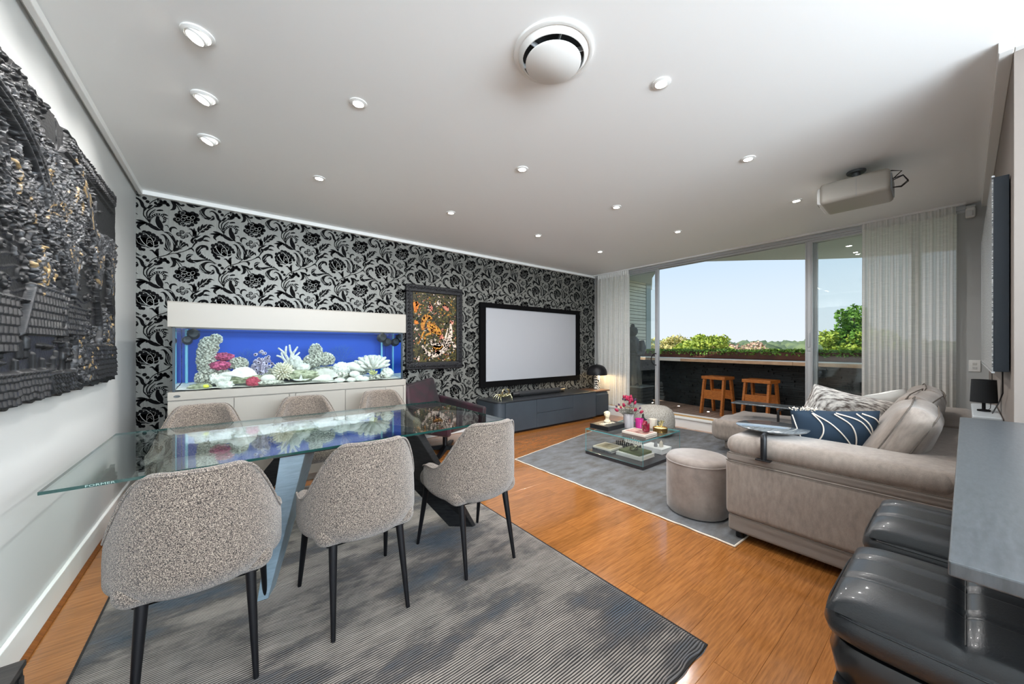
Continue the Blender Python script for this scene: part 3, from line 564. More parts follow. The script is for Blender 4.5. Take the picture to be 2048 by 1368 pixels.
# ================= DINING =================
# ribbed rug
def rug():
    x0,x1,y0,y1=-.49,1.597,.676,3.71; per=.0108; nr=int((y1-y0)/per); nv=nr*5; nu=84
    U=np.linspace(0,1,nu+1)[:,None]; V=np.linspace(0,1,nv+1)[None,:]
    X=x0+(x1-x0)*U+0*V; Yl=y0+(y1-y0)*V+0*U
    ph=(Yl-y0)/per
    wob=np.zeros_like(X)
    for k in range(nu+1):
        for j in range(0,nv+1,6):
            wob[k,j:j+6]=noise.noise(Vector((X[k,j]*5,Yl[k,j]*14,3)))*.9+noise.noise(Vector((X[k,j]*22,Yl[k,j]*30,9)))*.35
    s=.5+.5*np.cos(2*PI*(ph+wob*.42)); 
    Z=.008+.005*s**.8; edge=(V<.003)|(V>.997)|(U<.003)|(U>.997); Z=np.where(edge,.001,Z)
    yy=Yl+.004*np.sin(X*40)*(np.abs(V-.5)>.49)
    co=np.stack([X,yy,Z],-1).reshape(-1,3)
    idx=np.arange((nu+1)*(nv+1)).reshape(nu+1,nv+1)
    f=np.stack([idx[:-1,:-1],idx[1:,:-1],idx[1:,1:],idx[:-1,1:]],-1).reshape(-1,4)
    me=bpy.data.meshes.new('rug_pile'); me.from_pydata(co.tolist(),[],f.tolist())
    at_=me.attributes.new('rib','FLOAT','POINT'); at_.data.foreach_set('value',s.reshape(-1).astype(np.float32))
    me.polygons.foreach_set('use_smooth',[True]*len(me.polygons))
    N=NT('ribbed_wool'); a=N.n('Attribute'); a.attribute_name='rib'
    n1=N.n('TexNoise'); n1.inputs['Scale'].default_value=2.2; n1.inputs['Detail'].default_value=7; n1.inputs['Roughness'].default_value=.65; mp=N.n('Mapping'); mp.inputs['Scale'].default_value=(.7,1.6,1); t=N.n('TexCoord'); N.l(t.outputs['Object'],mp.inputs[0]); N.l(mp.outputs[0],n1.inputs[0])
    r=N.n('ValToRGB'); N.l(n1.outputs[0],r.inputs[0]); e=r.color_ramp.elements; e[0].position=.33; e[0].color=lin('4A525C'); e[1].position=.62; e[1].color=lin('9A9087')
    q=r.color_ramp.elements.new(.46); q.color=lin('625C59'); q=r.color_ramp.elements.new(.53); q.color=lin('8B827A')
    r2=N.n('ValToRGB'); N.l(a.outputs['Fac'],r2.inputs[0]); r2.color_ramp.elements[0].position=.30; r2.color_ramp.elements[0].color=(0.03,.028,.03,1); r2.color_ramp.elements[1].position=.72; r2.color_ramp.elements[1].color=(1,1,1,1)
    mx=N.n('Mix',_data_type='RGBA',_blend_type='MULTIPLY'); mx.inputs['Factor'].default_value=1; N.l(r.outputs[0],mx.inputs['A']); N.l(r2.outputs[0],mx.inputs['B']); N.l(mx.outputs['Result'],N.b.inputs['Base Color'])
    N.b.inputs['Roughness'].default_value=.95; N.b.inputs['Sheen Weight'].default_value=.2
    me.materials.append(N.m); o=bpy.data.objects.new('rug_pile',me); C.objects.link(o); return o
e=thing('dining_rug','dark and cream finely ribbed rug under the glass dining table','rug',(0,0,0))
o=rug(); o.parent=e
MB().bx(-.488,1.595,.679,3.707,.0005,.006).build('rug_backing',mat('rug_edge_dark','1E1A18',.9),e,smooth=0)

# glass table
e=thing('dining_table','long rectangular clear glass dining table on angled steel blade legs','table',(0,0,0))
TX0,TX1,TY0,TY1=-.545,1.555,2.055,3.165
top=MB().bx(TX0,TX1,TY0,TY1,.7385,.7505)
m=MB(); k=0; q=MB()
q.add([(TX0,TY0,.7505),(TX1,TY0,.7505),(TX1,TY1,.7505),(TX0,TY1,.7505),(TX0,TY0,.7385),(TX1,TY0,.7385),(TX1,TY1,.7385),(TX0,TY1,.7385)],[(0,1,2,3),(7,6,5,4)],0)
q.add([(TX0,TY0,.7385),(TX1,TY0,.7385),(TX1,TY1,.7385),(TX0,TY1,.7385),(TX0,TY0,.7505),(TX1,TY0,.7505),(TX1,TY1,.7505),(TX0,TY1,.7505)],[(0,1,5,4),(1,2,6,5),(2,3,7,6),(3,0,4,7)],1)
q.build('glass_top',[tglass,tedge],e,smooth=0)
text('edge_lettering','FORMER',.011,mat('frosted_lettering','9FB8B2',.6),e,Matrix.Translation((-.395,TY0-.0006,.7445))@Matrix.Rotation(PI/2,4,'X')@Matrix.Diagonal((1.9,1,1,1)))
dsteel=mat('dark_steel_leg','4A4A4B',.38,.75,col2='3C3C3E',scale=14,stretch=(1,1,6))
bsteel=mat('satin_steel_leg','9FB4C2',.35,.35,col2='8FA3B0',scale=10,stretch=(1,1,8))
def blade(b,t,ms):
    mm=MB().hexa(b,t,0); mm.build('leg',ms,e,smooth=0,bevel=.003)
blade([(.10,2.16,.014),(.145,2.155,.014),(.185,2.25,.014),(.14,2.255,.014)],[(.19,2.10,.726),(.30,2.10,.726),(.42,2.42,.726),(.31,2.42,.726)],bsteel)
blade([(1.20,2.24,.014),(1.24,2.25,.014),(1.36,2.14,.014),(1.33,2.13,.014)],[(.66,2.52,.726),(.74,2.54,.726),(.96,2.12,.726),(.90,2.08,.726)],dsteel)
blade([(-.15,2.98,.014),(-.02,2.98,.014),(.0,3.02,.014),(-.13,3.02,.014)],[(.34,2.70,.726),(.50,2.66,.726),(.52,2.74,.726),(.36,2.78,.726)],dsteel)
blade([(1.08,2.98,.014),(1.21,2.98,.014),(1.19,3.02,.014),(1.06,3.02,.014)],[(.60,2.68,.726),(.74,2.72,.726),(.72,2.80,.726),(.58,2.76,.726)],dsteel)
MB().prism([(.16,2.08),(.46,2.08),(.56,2.45),(.98,2.06),(1.02,2.10),(.78,2.66),(.62,2.84),(.44,2.80)],.7265,.738,'z').build('top_plate',dsteel,e,smooth=0,bevel=.002)

# dining chair
def shell_mesh():
    nA,nV=44,14; m=MB(); th=.05
    def P(u,v,inner):
        a=(u-.5)*2*R(112); A=abs(a)
        sx_=math.sin(a); cx_=math.cos(a); ex=.84
        x=.268*math.copysign(abs(sx_)**ex,sx_); y=-.275*math.copysign(abs(cx_)**ex,cx_)
        if A>PI/2: y=.28*(A-PI/2)/R(22)*.42
        s=max(0,min(1,(A-R(24))/R(64))); s=s*s*s*(s*(6*s-15)+10)
        zt=.828-.265*s; 
        if A>R(88): zt-=.03*((A-R(92))/R(20))**2 if A>R(92) else 0
        zb=.372+.035*(A/R(112))**2
        z=zb+(zt-zb)*v
        k=1-.20*(1-min(1,v/.22))**2         # bowl at the bottom
        hb=max(0,(z-.5)/.33)
        x*=k*(1-.13*hb**1.5*(1-.0*s)); y=y*k-.035*hb*(cx_>0)*cx_+.0
        if inner:
            x*=(1-(th+.012*s)/.268*.95); y+=(th if cx_>0 else 0)*(abs(cx_)**.5 if cx_>0 else 1)
        return (x,y,z)
    ids={}
    def add(u,v,i):
        m.v.append(P(u,v,i)); return len(m.v)-1
    O=[[add(i/nA,j/nV,False) for j in range(nV+1)] for i in range(nA+1)]
    I=[[add(i/nA,j/nV,True) for j in range(nV+1)] for i in range(nA+1)]
    # rounded rim vertices
    RM=[]
    for i in range(nA+1):
        a=Vector(m.v[O[i][nV]]);b=Vector(m.v[I[i][nV]]); c=(a+b)/2+Vector((0,0,.018)); m.v.append(tuple(c)); RM.append(len(m.v)-1)
    for i in range(nA):
        for j in range(nV):
            m.f.append((O[i][j],O[i+1][j],O[i+1][j+1],O[i][j+1])); m.f.append((I[i][j],I[i][j+1],I[i+1][j+1],I[i+1][j]))
        m.f.append((O[i][nV],O[i+1][nV],RM[i+1],RM[i])); m.f.append((RM[i],RM[i+1],I[i+1][nV],I[i][nV])); m.f.append((O[i][0],I[i][0],I[i+1][0],O[i+1][0]))
    for i in (0,nA):
        for j in range(nV):
            q=(O[i][j],O[i][j+1],I[i][j+1],I[i][j]); m.f.append(q if i==0 else q[::-1])
        m.f.append((O[i][nV],RM[i],I[i][nV]))
    m.mi=[0]*len(m.f)
    rim=[Vector(m.v[O[i][nV]])+Vector((0,0,.004)) for i in range(nA+1)]
    bot=[Vector(m.v[O[i][0]])+Vector((0,0,.003)) for i in range(nA+1)]
    return m,rim,bot
sm,rim,bot=shell_mesh()
def dining_chair(loc,rz,label):
    e=thing('dining_chair',label,'chair',loc,rz,'tweed dining chairs around the glass table')
    o=sm.build('backrest_shell',tweed,e,smooth=180); sd=o.modifiers.new('s','SUBSURF'); sd.levels=1; sd.render_levels=1
    MB().tube(rim,.0045,6).build('piping',tweed,o,smooth=180)
    s=MB().rbox((0,.02,.43),(.45,.47,.11),.05,puff=(2,.018)); s.build('seat_cushion',tweed,e,smooth=180)
    MB().rbox((0,.0,.378),(.36,.36,.03),.014).build('seat_base',blackfab,e,smooth=180)
    for sx in (-1,1):
        MB().tube([(sx*.15,-.17,.40),(sx*.165,-.25,.0)],[.019,.0095],14).build('leg',black_m,e)
        MB().tube([(sx*.20,.16,.42),(sx*.225,.25,.0)],[.019,.0095],14).build('leg',black_m,e)
    return e
CH=[((-.09,1.92,.013),0,'speckled tweed dining chair with its back to us, nearest the white left wall'),
((.508,1.92,.013),0,'speckled tweed dining chair with its back to us, middle of the near row'),
((1.165,1.92,.013),0,'speckled tweed dining chair with its back to us, nearest the living area'),
((-.16,3.22,.013),PI,'speckled tweed dining chair behind the table, nearest the left wall'),
((.50,3.28,.013),PI,'speckled tweed dining chair behind the table, middle of the far row'),
((1.16,3.30,.013),PI+R(3),'speckled tweed dining chair behind the table, in front of the tank right end')]
c0=dining_chair(*CH[0])
for loc,rz,lb in CH[1:]: dup(c0,loc,rz,lb)

# ================= RELIEF ARTWORK =================
def relief():
    Y0,Y1,Z0,Z1=1.35,3.68,1.05,2.33; st=.004
    ny=int((Y1-Y0)/st); nz=int((Z1-Z0)/st); yy=np.linspace(Y0,Y1,ny+1); zz=np.linspace(Z0,Z1,nz+1)
    Yg,Zg=np.meshgrid(yy,zz,indexing='ij'); h=np.zeros_like(Yg); col=np.full_like(Yg,.35); gl=np.zeros_like(Yg)
    g=random.Random(21)
    def stamp(cy,cz,L,w,a,hh,c=None,gold=0):
        rr=L+w; i0=max(0,int((cy-rr-Y0)/st));i1=min(ny,int((cy+rr-Y0)/st)+1);j0=max(0,int((cz-rr-Z0)/st));j1=min(nz,int((cz+rr-Z0)/st)+1)
        if i1<=i0 or j1<=j0: return
        dy=Yg[i0:i1,j0:j1]-cy; dz=Zg[i0:i1,j0:j1]-cz; u=dy*math.cos(a)+dz*math.sin(a); v=-dy*math.sin(a)+dz*math.cos(a)
        uu=np.maximum(np.abs(u)-L/2,0); d=np.sqrt(uu**2+v**2)/w; k=np.clip(1-d**2,0,1)
        m=k>0; s=h[i0:i1,j0:j1]; s[m]=np.maximum(s[m],hh*.62*np.sqrt(k[m])+np.minimum(s[m],.012)*.6)
        if c is not None: cc=col[i0:i1,j0:j1]; cc[m]=c
        if gold: gg=gl[i0:i1,j0:j1]; gg[m]=gold
    # water / cloud scrolls
    for _ in range(150):
        cy=g.uniform(1.4,3.3); cz=g.uniform(1.45,1.85); r=g.uniform(.012,.04); tw=g.choice((-1,1))
        for k in range(22):
            t=k/22*4.2*PI*.55; rr=r*(1-k/26); stamp(cy+tw*rr*math.cos(t),cz+rr*math.sin(t),.004,.006,0,.011,.42)
    for k in range(12):
        z0=1.45+k*.038
        for i in range(150): y=1.4+i*.0125; stamp(y,z0+.012*math.sin(y*22+k),.01,.004,0,.006,.4)
    # tiled roofs
    def roof(y0,y1,zb,zt,sh,nr,nt):
        M=(Yg>y0+sh*(Zg-zb))&(Yg<y1+sh*.3*(Zg-zb))&(Zg>zb)&(Zg<zt)
        u=(Yg-y0-sh*(Zg-zb))/(y1-y0)*nr; v=(Zg-zb)/(zt-zb)*nt
        hh=.012+.012*np.abs(np.sin(u*PI))+.006*(1-(v%1)); h[M]=np.maximum(h[M]*.2,hh[M]); col[M]=.45; gl[M]=0
        for y in (y0,): 
            for q in range(26): t=q/25; stamp(y+sh*(zt-zb)*t,zb+(zt-zb)*t,.012,.008,math.atan2(1,sh+.001),.032,.6)
        for q in range(40): stamp(y0+sh*(zt-zb)+(y1-y0)*q/39,zt,.01,.009,0,.034,.5)
    roof(2.20,2.66,1.32,1.52,.55,14,6); roof(2.63,2.92,1.33,1.47,.2,10,5); roof(1.45,2.15,1.25,1.45,.5,20,6)
    roof(1.9,2.45,1.06,1.17,.4,16,4); roof(2.5,2.8,1.06,1.15,-.6,8,4); roof(3.02,3.6,1.08,1.28,-.4,22,7)
    # walls and posts under roofs
    for _ in range(60): cy=g.uniform(1.5,2.95); stamp(cy,g.uniform(1.17,1.3),g.uniform(.02,.1),g.uniform(.004,.01),g.choice((0,PI/2,PI/2)),.022,.4,gold=.5*(g.random()<.05))
    # arched bridge with fence
    for rr_,w in ((.52,.014),(.49,.008),(.44,.010)):
        for k in range(160):
            t=R(15+k*.9); stamp(1.95+rr_*math.cos(t)*1.1,1.78+rr_*math.sin(t)*.75,.012,w,t+PI/2,.036,.55)
    for k in range(26):
        y=1.5+k*.045; stamp(y,2.0+.1*math.sin(k*.4),.12,.004,PI/2+.3,.024,.6); 
    for k in range(14): y=1.55+k*.04; stamp(y,1.92+k*.006,.05,.004,.5,.022,.6)
    # debris mass / figures
    for _ in range(1500):
        t=g.random(); cy=g.gauss(2.62,.20); cz=1.93+(cy-2.62)*.15+g.gauss(0,.09); stamp(cy,cz,g.uniform(.012,.09),g.uniform(.0022,.0045),g.gauss(.9,.7),g.uniform(.014,.036),g.uniform(.35,.95),gold=.6*(g.random()<.012))
    for _ in range(1100):
        cy=g.uniform(1.4,2.35); cz=1.86+g.gauss(0,.06)-.05*(cy-1.9); stamp(cy,cz,g.uniform(.008,.04),g.uniform(.003,.006),g.uniform(0,PI),g.uniform(.010,.028),g.uniform(.3,.8))
    for _ in range(500): cy=g.gauss(2.2,.12); stamp(cy,2.14+g.gauss(0,.05),g.uniform(.005,.03),g.uniform(.003,.005),g.uniform(0,PI),g.uniform(.01,.026),g.uniform(.3,.9))
    for _ in range(120): cy=g.uniform(1.4,2.5); stamp(cy,2.28+g.gauss(0,.03),g.uniform(.005,.02),g.uniform(.004,.01),g.uniform(0,PI),.02,.4)
    # top right terraces
    for k in range(30): y=2.7+k*.032; stamp(y,2.27-.0*k,.07,.004,PI/2-.2,.026,.45); 
    for k in range(3): stamp(3.15,2.20+.05*k,.9,.006,-.05,.024,.45)
    for _ in range(300): cy=g.gauss(3.0,.08); stamp(cy,2.05-(cy-3)*1.1+g.gauss(0,.03),g.uniform(.01,.05),g.uniform(.004,.009),-.9+g.gauss(0,.3),.03,g.uniform(.4,.9),gold=.6*(g.random()<.04))
    # trees
    for (cy,cz,n,sp,hh) in ((2.78,1.62,700,.13,.16),(3.22,1.74,900,.15,.20),(3.5,1.75,700,.12,.22)):
        for _ in range(n):
            a=g.gauss(0,.5); rr=g.uniform(.0,1); y=cy+a*sp*rr*1.4; z=cz+(rr-.35)*hh*1.6; stamp(y,z,g.uniform(.015,.045),g.uniform(.002,.0045),PI/2-a*.7+g.gauss(0,.2),g.uniform(.014,.03),g.uniform(.45,1),gold=.6*(g.random()<.012))
        for k in range(60): t=k/60; stamp(cy+.03*math.sin(t*5)-.02*t,cz-.1-.35*(1-t),.02,.012*(1.3-t),PI/2,.03,.4)
    for _ in range(500): cy=g.gauss(2.95,.09); stamp(cy,g.uniform(1.08,1.4),g.uniform(.006,.03),g.uniform(.004,.01),g.uniform(0,PI),g.uniform(.015,.035),g.uniform(.35,.85),gold=.7*(g.random()<.02))
    for _ in range(260): cy=g.gauss(3.42,.06); stamp(cy,1.38+g.gauss(0,.06),g.uniform(.006,.03),g.uniform(.004,.009),g.uniform(0,PI),.025,g.uniform(.4,.9),gold=.7*(g.random()<.04))
    for _ in range(220): cy=2.42+g.gauss(0,.05); stamp(cy,1.6+g.gauss(0,.04),g.uniform(.005,.02),g.uniform(.004,.008),g.uniform(0,PI),.03,g.uniform(.5,1),gold=.8*(g.random()<.12))
    h+=.0015*np.random.RandomState(3).rand(*h.shape)
    # cracks between the panels
    cut=[2.604,3.13]; names=[]
    N=NT('patinated_relief'); a=N.n('Attribute'); a.attribute_name='tone'; r=N.n('ValToRGB'); N.l(a.outputs['Fac'],r.inputs[0]); E=r.color_ramp.elements; E[0].position=.25; E[0].color=lin('17181A'); E[1].position=1; E[1].color=lin('5A5C5F')
    q=r.color_ramp.elements.new(.5); q.color=lin('2A2B2D')
    a2=N.n('Attribute'); a2.attribute_name='gilt'; mx=N.n('Mix',_data_type='RGBA'); N.l(a2.outputs['Fac'],mx.inputs['Factor']); N.l(r.outputs[0],mx.inputs['A']); mx.inputs['B'].default_value=lin('B89B6B'); N.l(mx.outputs['Result'],N.b.inputs['Base Color'])
    N.b.inputs['Roughness'].default_value=.42; N.b.inputs['Metallic'].default_value=.3
    e=thing('relief_artwork','large black high-relief wall panel of roofs, trees and figures on the left wall','wall art',(XL+.02,0,0))
    ed=[(0,0)]; 
    jit=lambda z,k: .006*math.sin(z*37+k)+.004*math.sin(z*91+k)
    secs=[(Y0,2.595),(2.612,3.126),(3.132,Y1)]
    for k,(a0,a1) in enumerate(secs):
        i0=int((a0-Y0)/st); i1=min(ny,int((a1-Y0)/st)); sub=slice(i0,i1+1)
        n1=i1-i0+1; n2=nz+1; Yq=Yg[sub].copy(); Zq=Zg[sub].copy(); Hq=h[sub]+.022
        jy=np.array([jit(z,k) for z in zz]); wL=np.linspace(1,0,n1)[:,None]**8; wR=np.linspace(0,1,n1)[:,None]**8
        Yq+=(wL+wR)*jy[None,:]*.8
        je=np.array([.006*math.sin(y*23)+.005*math.sin(y*61) for y in yy[sub]]); wz=np.abs(np.linspace(-1,1,n2))[None,:]**10; Zq+=wz*je[:,None]
        F_=np.stack([Hq,Yq,Zq],-1).reshape(-1,3); B_=np.stack([np.zeros_like(Hq),Yq,Zq],-1).reshape(-1,3)
        idx=np.arange(n1*n2).reshape(n1,n2); f=np.stack([idx[:-1,:-1],idx[1:,:-1],idx[1:,1:],idx[:-1,1:]],-1).reshape(-1,4).tolist()
        ring=[idx[i,0] for i in range(n1)]+[idx[-1,j] for j in range(1,n2)]+[idx[i,-1] for i in range(n1-2,-1,-1)]+[idx[0,j] for j in range(n2-2,0,-1)]
        nF=len(F_); back=[tuple(B_[r_]) for r_ in ring]; L_=len(ring)
        for q in range(L_): f.append((int(ring[q]),nF+q,nF+(q+1)%L_,int(ring[(q+1)%L_])))
        me=bpy.data.meshes.new('relief_panel'); me.from_pydata(F_.tolist()+back,[],f)
        for nm,ar in (('tone',col[sub]),('gilt',gl[sub])):
            A_=me.attributes.new(nm,'FLOAT','POINT'); A_.data.foreach_set('value',np.concatenate([ar.reshape(-1),np.full(L_,.2 if nm=='tone' else 0)]).astype(np.float32))
        me.polygons.foreach_set('use_smooth',[True]*len(me.polygons)); me.materials.append(N.m)
        o=bpy.data.objects.new('relief_panel',me); C.objects.link(o); o.parent=e
    MB().bx(-.018,.004,Y0+.05,Y1-.05,Z0+.05,Z1-.05).build('backing_board',black_p,e,smooth=0)
relief()

# ================= AQUARIUM =================
AX0,AX1,AY0,AY1=-.39,1.525,3.84,4.44
e=thing('aquarium_cabinet','long glossy off-white aquarium base cabinet with push doors','cabinet',(0,0,0))
MB().bx(AX0,AX1,AY0,AY1,.85,.915).build('top_band',gloss_w,e,smooth=0,bevel=.003)
MB().bx(AX0+.003,AX1-.03,AY0+.018,AY1,.07,.849).build('carcass',mat('cabinet_joint','9B968E',.5),e,smooth=0)
MB().bx(AX0+.02,AX1-.03,AY0+.05,AY1-.02,0.001,.069).build('plinth',gloss_w,e,smooth=0)
MB().bx(AX1-.028,AX1,AY0,AY1,.001,.848).build('side_panel',gloss_w,e,smooth=0,bevel=.002)
ds=[AX0,.02,.42,.47,.90,1.30,AX1-.03]
for a,b_ in zip(ds[:-1],ds[1:]): MB().bx(a+.0015,b_-.0015,AY0,AY0+.017,.072,.842).build('door',gloss_w,e,smooth=0,bevel=.002)
MB().lathe([(0,0),(.022,0),(.024,-.003)],24,(-.34,AY0-.003,.883),M=None).build('badge',chrome,e) if False else None
b_=MB().lathe([(0,.003),(.018,.003),(.02,0)],24).build('badge',mat('chrome_badge','6E7274',.2,.9),e); b_.location=(-.335,AY0,.882); b_.rotation_euler=(PI/2,0,0); b_.scale=(1,.5,1)
e=thing('aquarium_tank','long glass aquarium tank with vivid blue back and white sand','aquarium',(0,0,0))
tx0,tx1,ty0,ty1,tz0,tz1=-.36,1.495,3.87,4.41,.916,1.44
MB().bx(tx0,tx1,ty0,ty0+.008,tz0,tz1).build('front_pane',tankglass,e,smooth=0)
mirr=mat('mirroring_side_glass','CFE2F4',.02,1)
for a in (tx0,tx1-.008): MB().bx(a,a+.008,ty0+.009,ty1,tz0,tz1).build('side_pane',mirr,e,smooth=0)
MB().bx(tx0+.01,tx1-.01,ty1-.01,ty1,tz0,tz1).build('back_panel',mat('cobalt_backing','0245AC',.7),e,smooth=0)
MB().bx(tx0-.004,tx0+.012,ty0-.004,ty0+.012,tz0,tz1).bx(tx1-.012,tx1+.004,ty0-.004,ty0+.012,tz0,tz1).build('corner_seal',mat('dark_silicone','20303A',.4),e,smooth=0)
MB().bx(tx0,tx1,ty0-.003,ty0+.012,tz1-.006,tz1+.01).build('top_trim',black_p,e,smooth=0)
sand=mat('white_coral_sand','EDEBE0',.9,col2='D2D2C6',scale=60,bump=.5,bscale=150)
def sandf(u,v): 
    x=tx0+.012+(tx1-tx0-.024)*u; y=ty0+.011+(ty1-ty0-.024)*v; return (x,y,tz0+.012+.022*v+.008*noise.noise(Vector((x*7,y*7,0))))
stuff(MB().grid(sandf,90,26).build('sand_bed',sand,e,smooth=180))
MB().bx(tx0+.01,tx1-.01,ty0+.01,ty1-.012,1.405,1.407).build('water_surface',thin_glass('water_film',(.9,.97,1.0),1.33),e,smooth=0)
for x in (-.315,1.42): MB().tube([(x,4.33,.93),(x,4.33,1.43)],.011,12).build('return_pipe',mat('pale_blue_pipe','7FC4D8',.3) if 'pale_blue_pipe' not in bpy.data.materials else bpy.data.materials['pale_blue_pipe'],e)
for (x,z,r_) in ((-.26,1.385,.045),(-.30,1.33,.035),(1.38,1.38,.05),(1.44,1.33,.045)):
    p_=MB().lathe([(0,-.05),(r_*.6,-.05),(r_,-.03),(r_,.02),(r_*.7,.04),(0,.045)],18).build('circulation_pump',mat('pump_black','12191E',.5) if 'pump_black' not in bpy.data.materials else bpy.data.materials['pump_black'],e); p_.location=(x,4.2,z); p_.rotation_euler=(R(80),R(20),0)
e=thing('aquarium_hood','long plain off-white light hood on top of the aquarium','hood',(0,0,0))
m=MB(); m.bx(AX0,AX1,AY0,AY0+.016,1.43,1.625).bx(AX0,AX1,AY1-.016,AY1,1.43,1.625).bx(AX0,AX0+.016,AY0+.016,AY1-.016,1.43,1.625).bx(AX1-.016,AX1,AY0+.016,AY1-.016,1.43,1.625)
m.build('hood_panel',gloss_w,e,smooth=0,bevel=.002); MB().bx(AX0,AX1,AY0,AY1,1.6255,1.632).build('hood_lid',gloss_w,e,smooth=0,bevel=.002)
MB().bx(tx0+.1,tx1-.1,4.0,4.3,1.55,1.57).build('light_unit',black_p,e,smooth=0)
area(((tx0+tx1)/2,4.12,1.545),2.1,1.6,col=(.86,.95,1.0),spread=PI,shape='RECTANGLE',sy=.3)

# ---- corals and shells
cw=mat('white_coral','EEEEE4',.8,col2='B9B9AB',scale=40,bump=.5,bscale=120,contrast=(.3,.75)); cwd=mat('white_coral_dark','DCDCCB',.85,col2='6E6E60',scale=55,bump=.7,bscale=140,contrast=(.42,.6))
cpk=mat('pink_coral','D2618A',.8,col2='7A2447',scale=45,bump=.8,bscale=90,contrast=(.4,.6)); crd=mat('crimson_coral','C04A5E',.8,col2='8E2A3E',scale=45,bump=.8,bscale=90)
cvi=mat('lilac_coral','DAD3E2',.8,col2='8D84A0',scale=40,bump=.5,bscale=120); cgr=mat('green_rock','BFC2A4',.85,col2='71785A',scale=30,bump=.7,bscale=80)
cbl=mat('blue_gorgonian','2E5C9E',.7); cye=mat('yellow_coral','DADB4A',.7); chol=mat('coral_hole','2A2430',.9)
def fib(n):
    for i in range(n):
        z=1-2*(i+.5)/n; r=math.sqrt(1-z*z); t=i*2.39996; yield Vector((r*math.cos(t),r*math.sin(t),z))
def nub(m,c,d,n,r,lo=-.6):
    m.ico(c,1,2,sc3=(d[0]*.93,d[1]*.93,d[2]*.93))
    for q in fib(n):
        if q.z<lo: continue
        j=random.uniform(.7,1.25); p=(c[0]+q.x*d[0],c[1]+q.y*d[1],c[2]+q.z*d[2]); m.ico(p,r*j,1)
def fingers(m,c,r,n,L,w,lo=-.1,flat=1):
    m.ico(c,r*.55,2)
    for q in fib(n):
        if q.z<lo: continue
        l=L*random.uniform(.8,1.15); a=Vector(c)+q*r*.4; b_=Vector(c)+Vector((q.x,q.y,q.z*flat))*(r*.4+l)
        m.tube([a,(a+b_)/2,b_,b_+q*w*.7],[w*.8,w*1.05,w*.9,w*.3],7)
def branch(m,p,d,l,w,depth,g,spread=.55,flat=False):
    q=p+d*l; m.tube([p,(p+q)/2+Vector((g.uniform(-1,1),0 if flat else g.uniform(-1,1),g.uniform(-1,1)))*l*.08,q],[w,w*.85,w*.7],6)
    if depth:
        for s in ((-1,1) if depth>1 else (-1,1)):
            dd=d.copy(); ax=Vector((0,1,0)) if flat else Vector((g.uniform(-.4,.4),1,0)).normalized()
            dd.rotate(Matrix.Rotation(s*spread*g.uniform(.6,1.2),3,ax)); branch(m,q,dd.normalized(),l*g.uniform(.65,.85),w*.72,depth-1,g,spread,flat)
    else: m.ico(q,w*.75,1)
g=random.Random(4); random.seed(11)
Y1c=4.02; CG='corals and shells in the aquarium'
def coral(name,m,mt,label,cat='coral'):
    # geometry is written in world space: move origin to base
    o=m.build(name,mt,smooth=60); return tag(o,label,cat,CG)
m=MB(); nub(m,(-.109,4.05,1.005),(.13,.09,.075),130,.016); nub(m,(-.165,4.05,1.17),(.062,.06,.17),190,.013,-.8); nub(m,(-.150,4.05,1.28),(.062,.055,.075),90,.013); nub(m,(-.105,4.05,1.335),(.042,.04,.045),50,.012)
coral('column_coral',m,cwd,'tall knobbly white coral column at the left end of the tank')
m=MB(); m.ico((-.048,4.05,1.185),.07,4,.35,5,(1,.8,.52)); coral('porous_rock',m,cpk,'deep pink porous rock, upper of two, right of the coral column','rock')
m=MB(); m.ico((-.072,4.0,1.112),.072,4,.35,5,(1,.8,.52),seed=2); coral('porous_rock',m,cpk,'rose red porous rock, lower of two, right of the coral column','rock')
m=MB(); m.ico((.155,3.93,.962),.05,4,.3,5,(1,.8,.85),seed=3); coral('porous_rock',m,crd,'small crimson lump at the very front of the tank','rock')
m=MB(); nub(m,(.052,4.03,1.118),(.068,.06,.058),110,.011); coral('dome_coral',m,cwd,'grey-white pimpled dome coral right of the pink rocks')
m=MB(); 
for k in range(7): branch(m,Vector((.134,4.2,1.08)),Vector((math.sin(-.8+k*.27),0,math.cos(-.8+k*.27))),.055,.0028,4,g,.5,True)
coral('sea_fan',m,cbl,'thin dark blue sea fan behind the lilac coral')
m=MB(); 
for k in range(7): branch(m,Vector((.943,4.2,1.10)),Vector((math.sin(-.8+k*.27),0,math.cos(-.8+k*.27))),.062,.0028,4,g,.5,True)
coral('sea_fan',m,cbl,'thin dark blue sea fan left of the big flower-like coral')
m=MB(); rr=random.Random(5)
for k in range(46):
    t=k/46; c=Vector((.17+.09*t+rr.gauss(0,.038),4.0+rr.gauss(0,.03),1.05+.13*t+rr.gauss(0,.028))); d=Vector((rr.gauss(0,.5),-1,rr.gauss(.4,.5))).normalized(); M_=Matrix.Translation(c)@d.to_track_quat('Z','Y').to_matrix().to_4x4()
    m.lathe([(.012,-.03),(.015,0),(.014,.005),(.008,.005),(.007,-.008)],10,M=M_,cap=False); m.lathe([(0,-.004),(.008,-.004)],8,M=M_,cap=False,m=1)
m.ico((.20,4.03,1.08),.055,2,.2,4,(1.2,.6,1)); o=m.build('tube_coral',[cvi,chol],smooth=60); tag(o,'lilac cluster of little tubes with dark openings, left of centre','coral',CG)
m=MB(); p0=Vector((.443,4.08,1.10))
for dx,l in ((-.75,.09),(-.3,.13),(.22,.13),(.55,.10),(.9,.07)): branch(m,p0,Vector((dx,.05*g.uniform(-1,1),1)).normalized(),l*.8,.017,1,g,.5)
m.tube([p0-Vector((0,0,.08)),p0],[.02,.018],8); coral('staghorn_coral',m,cw,'white branching staghorn coral standing highest at the centre')
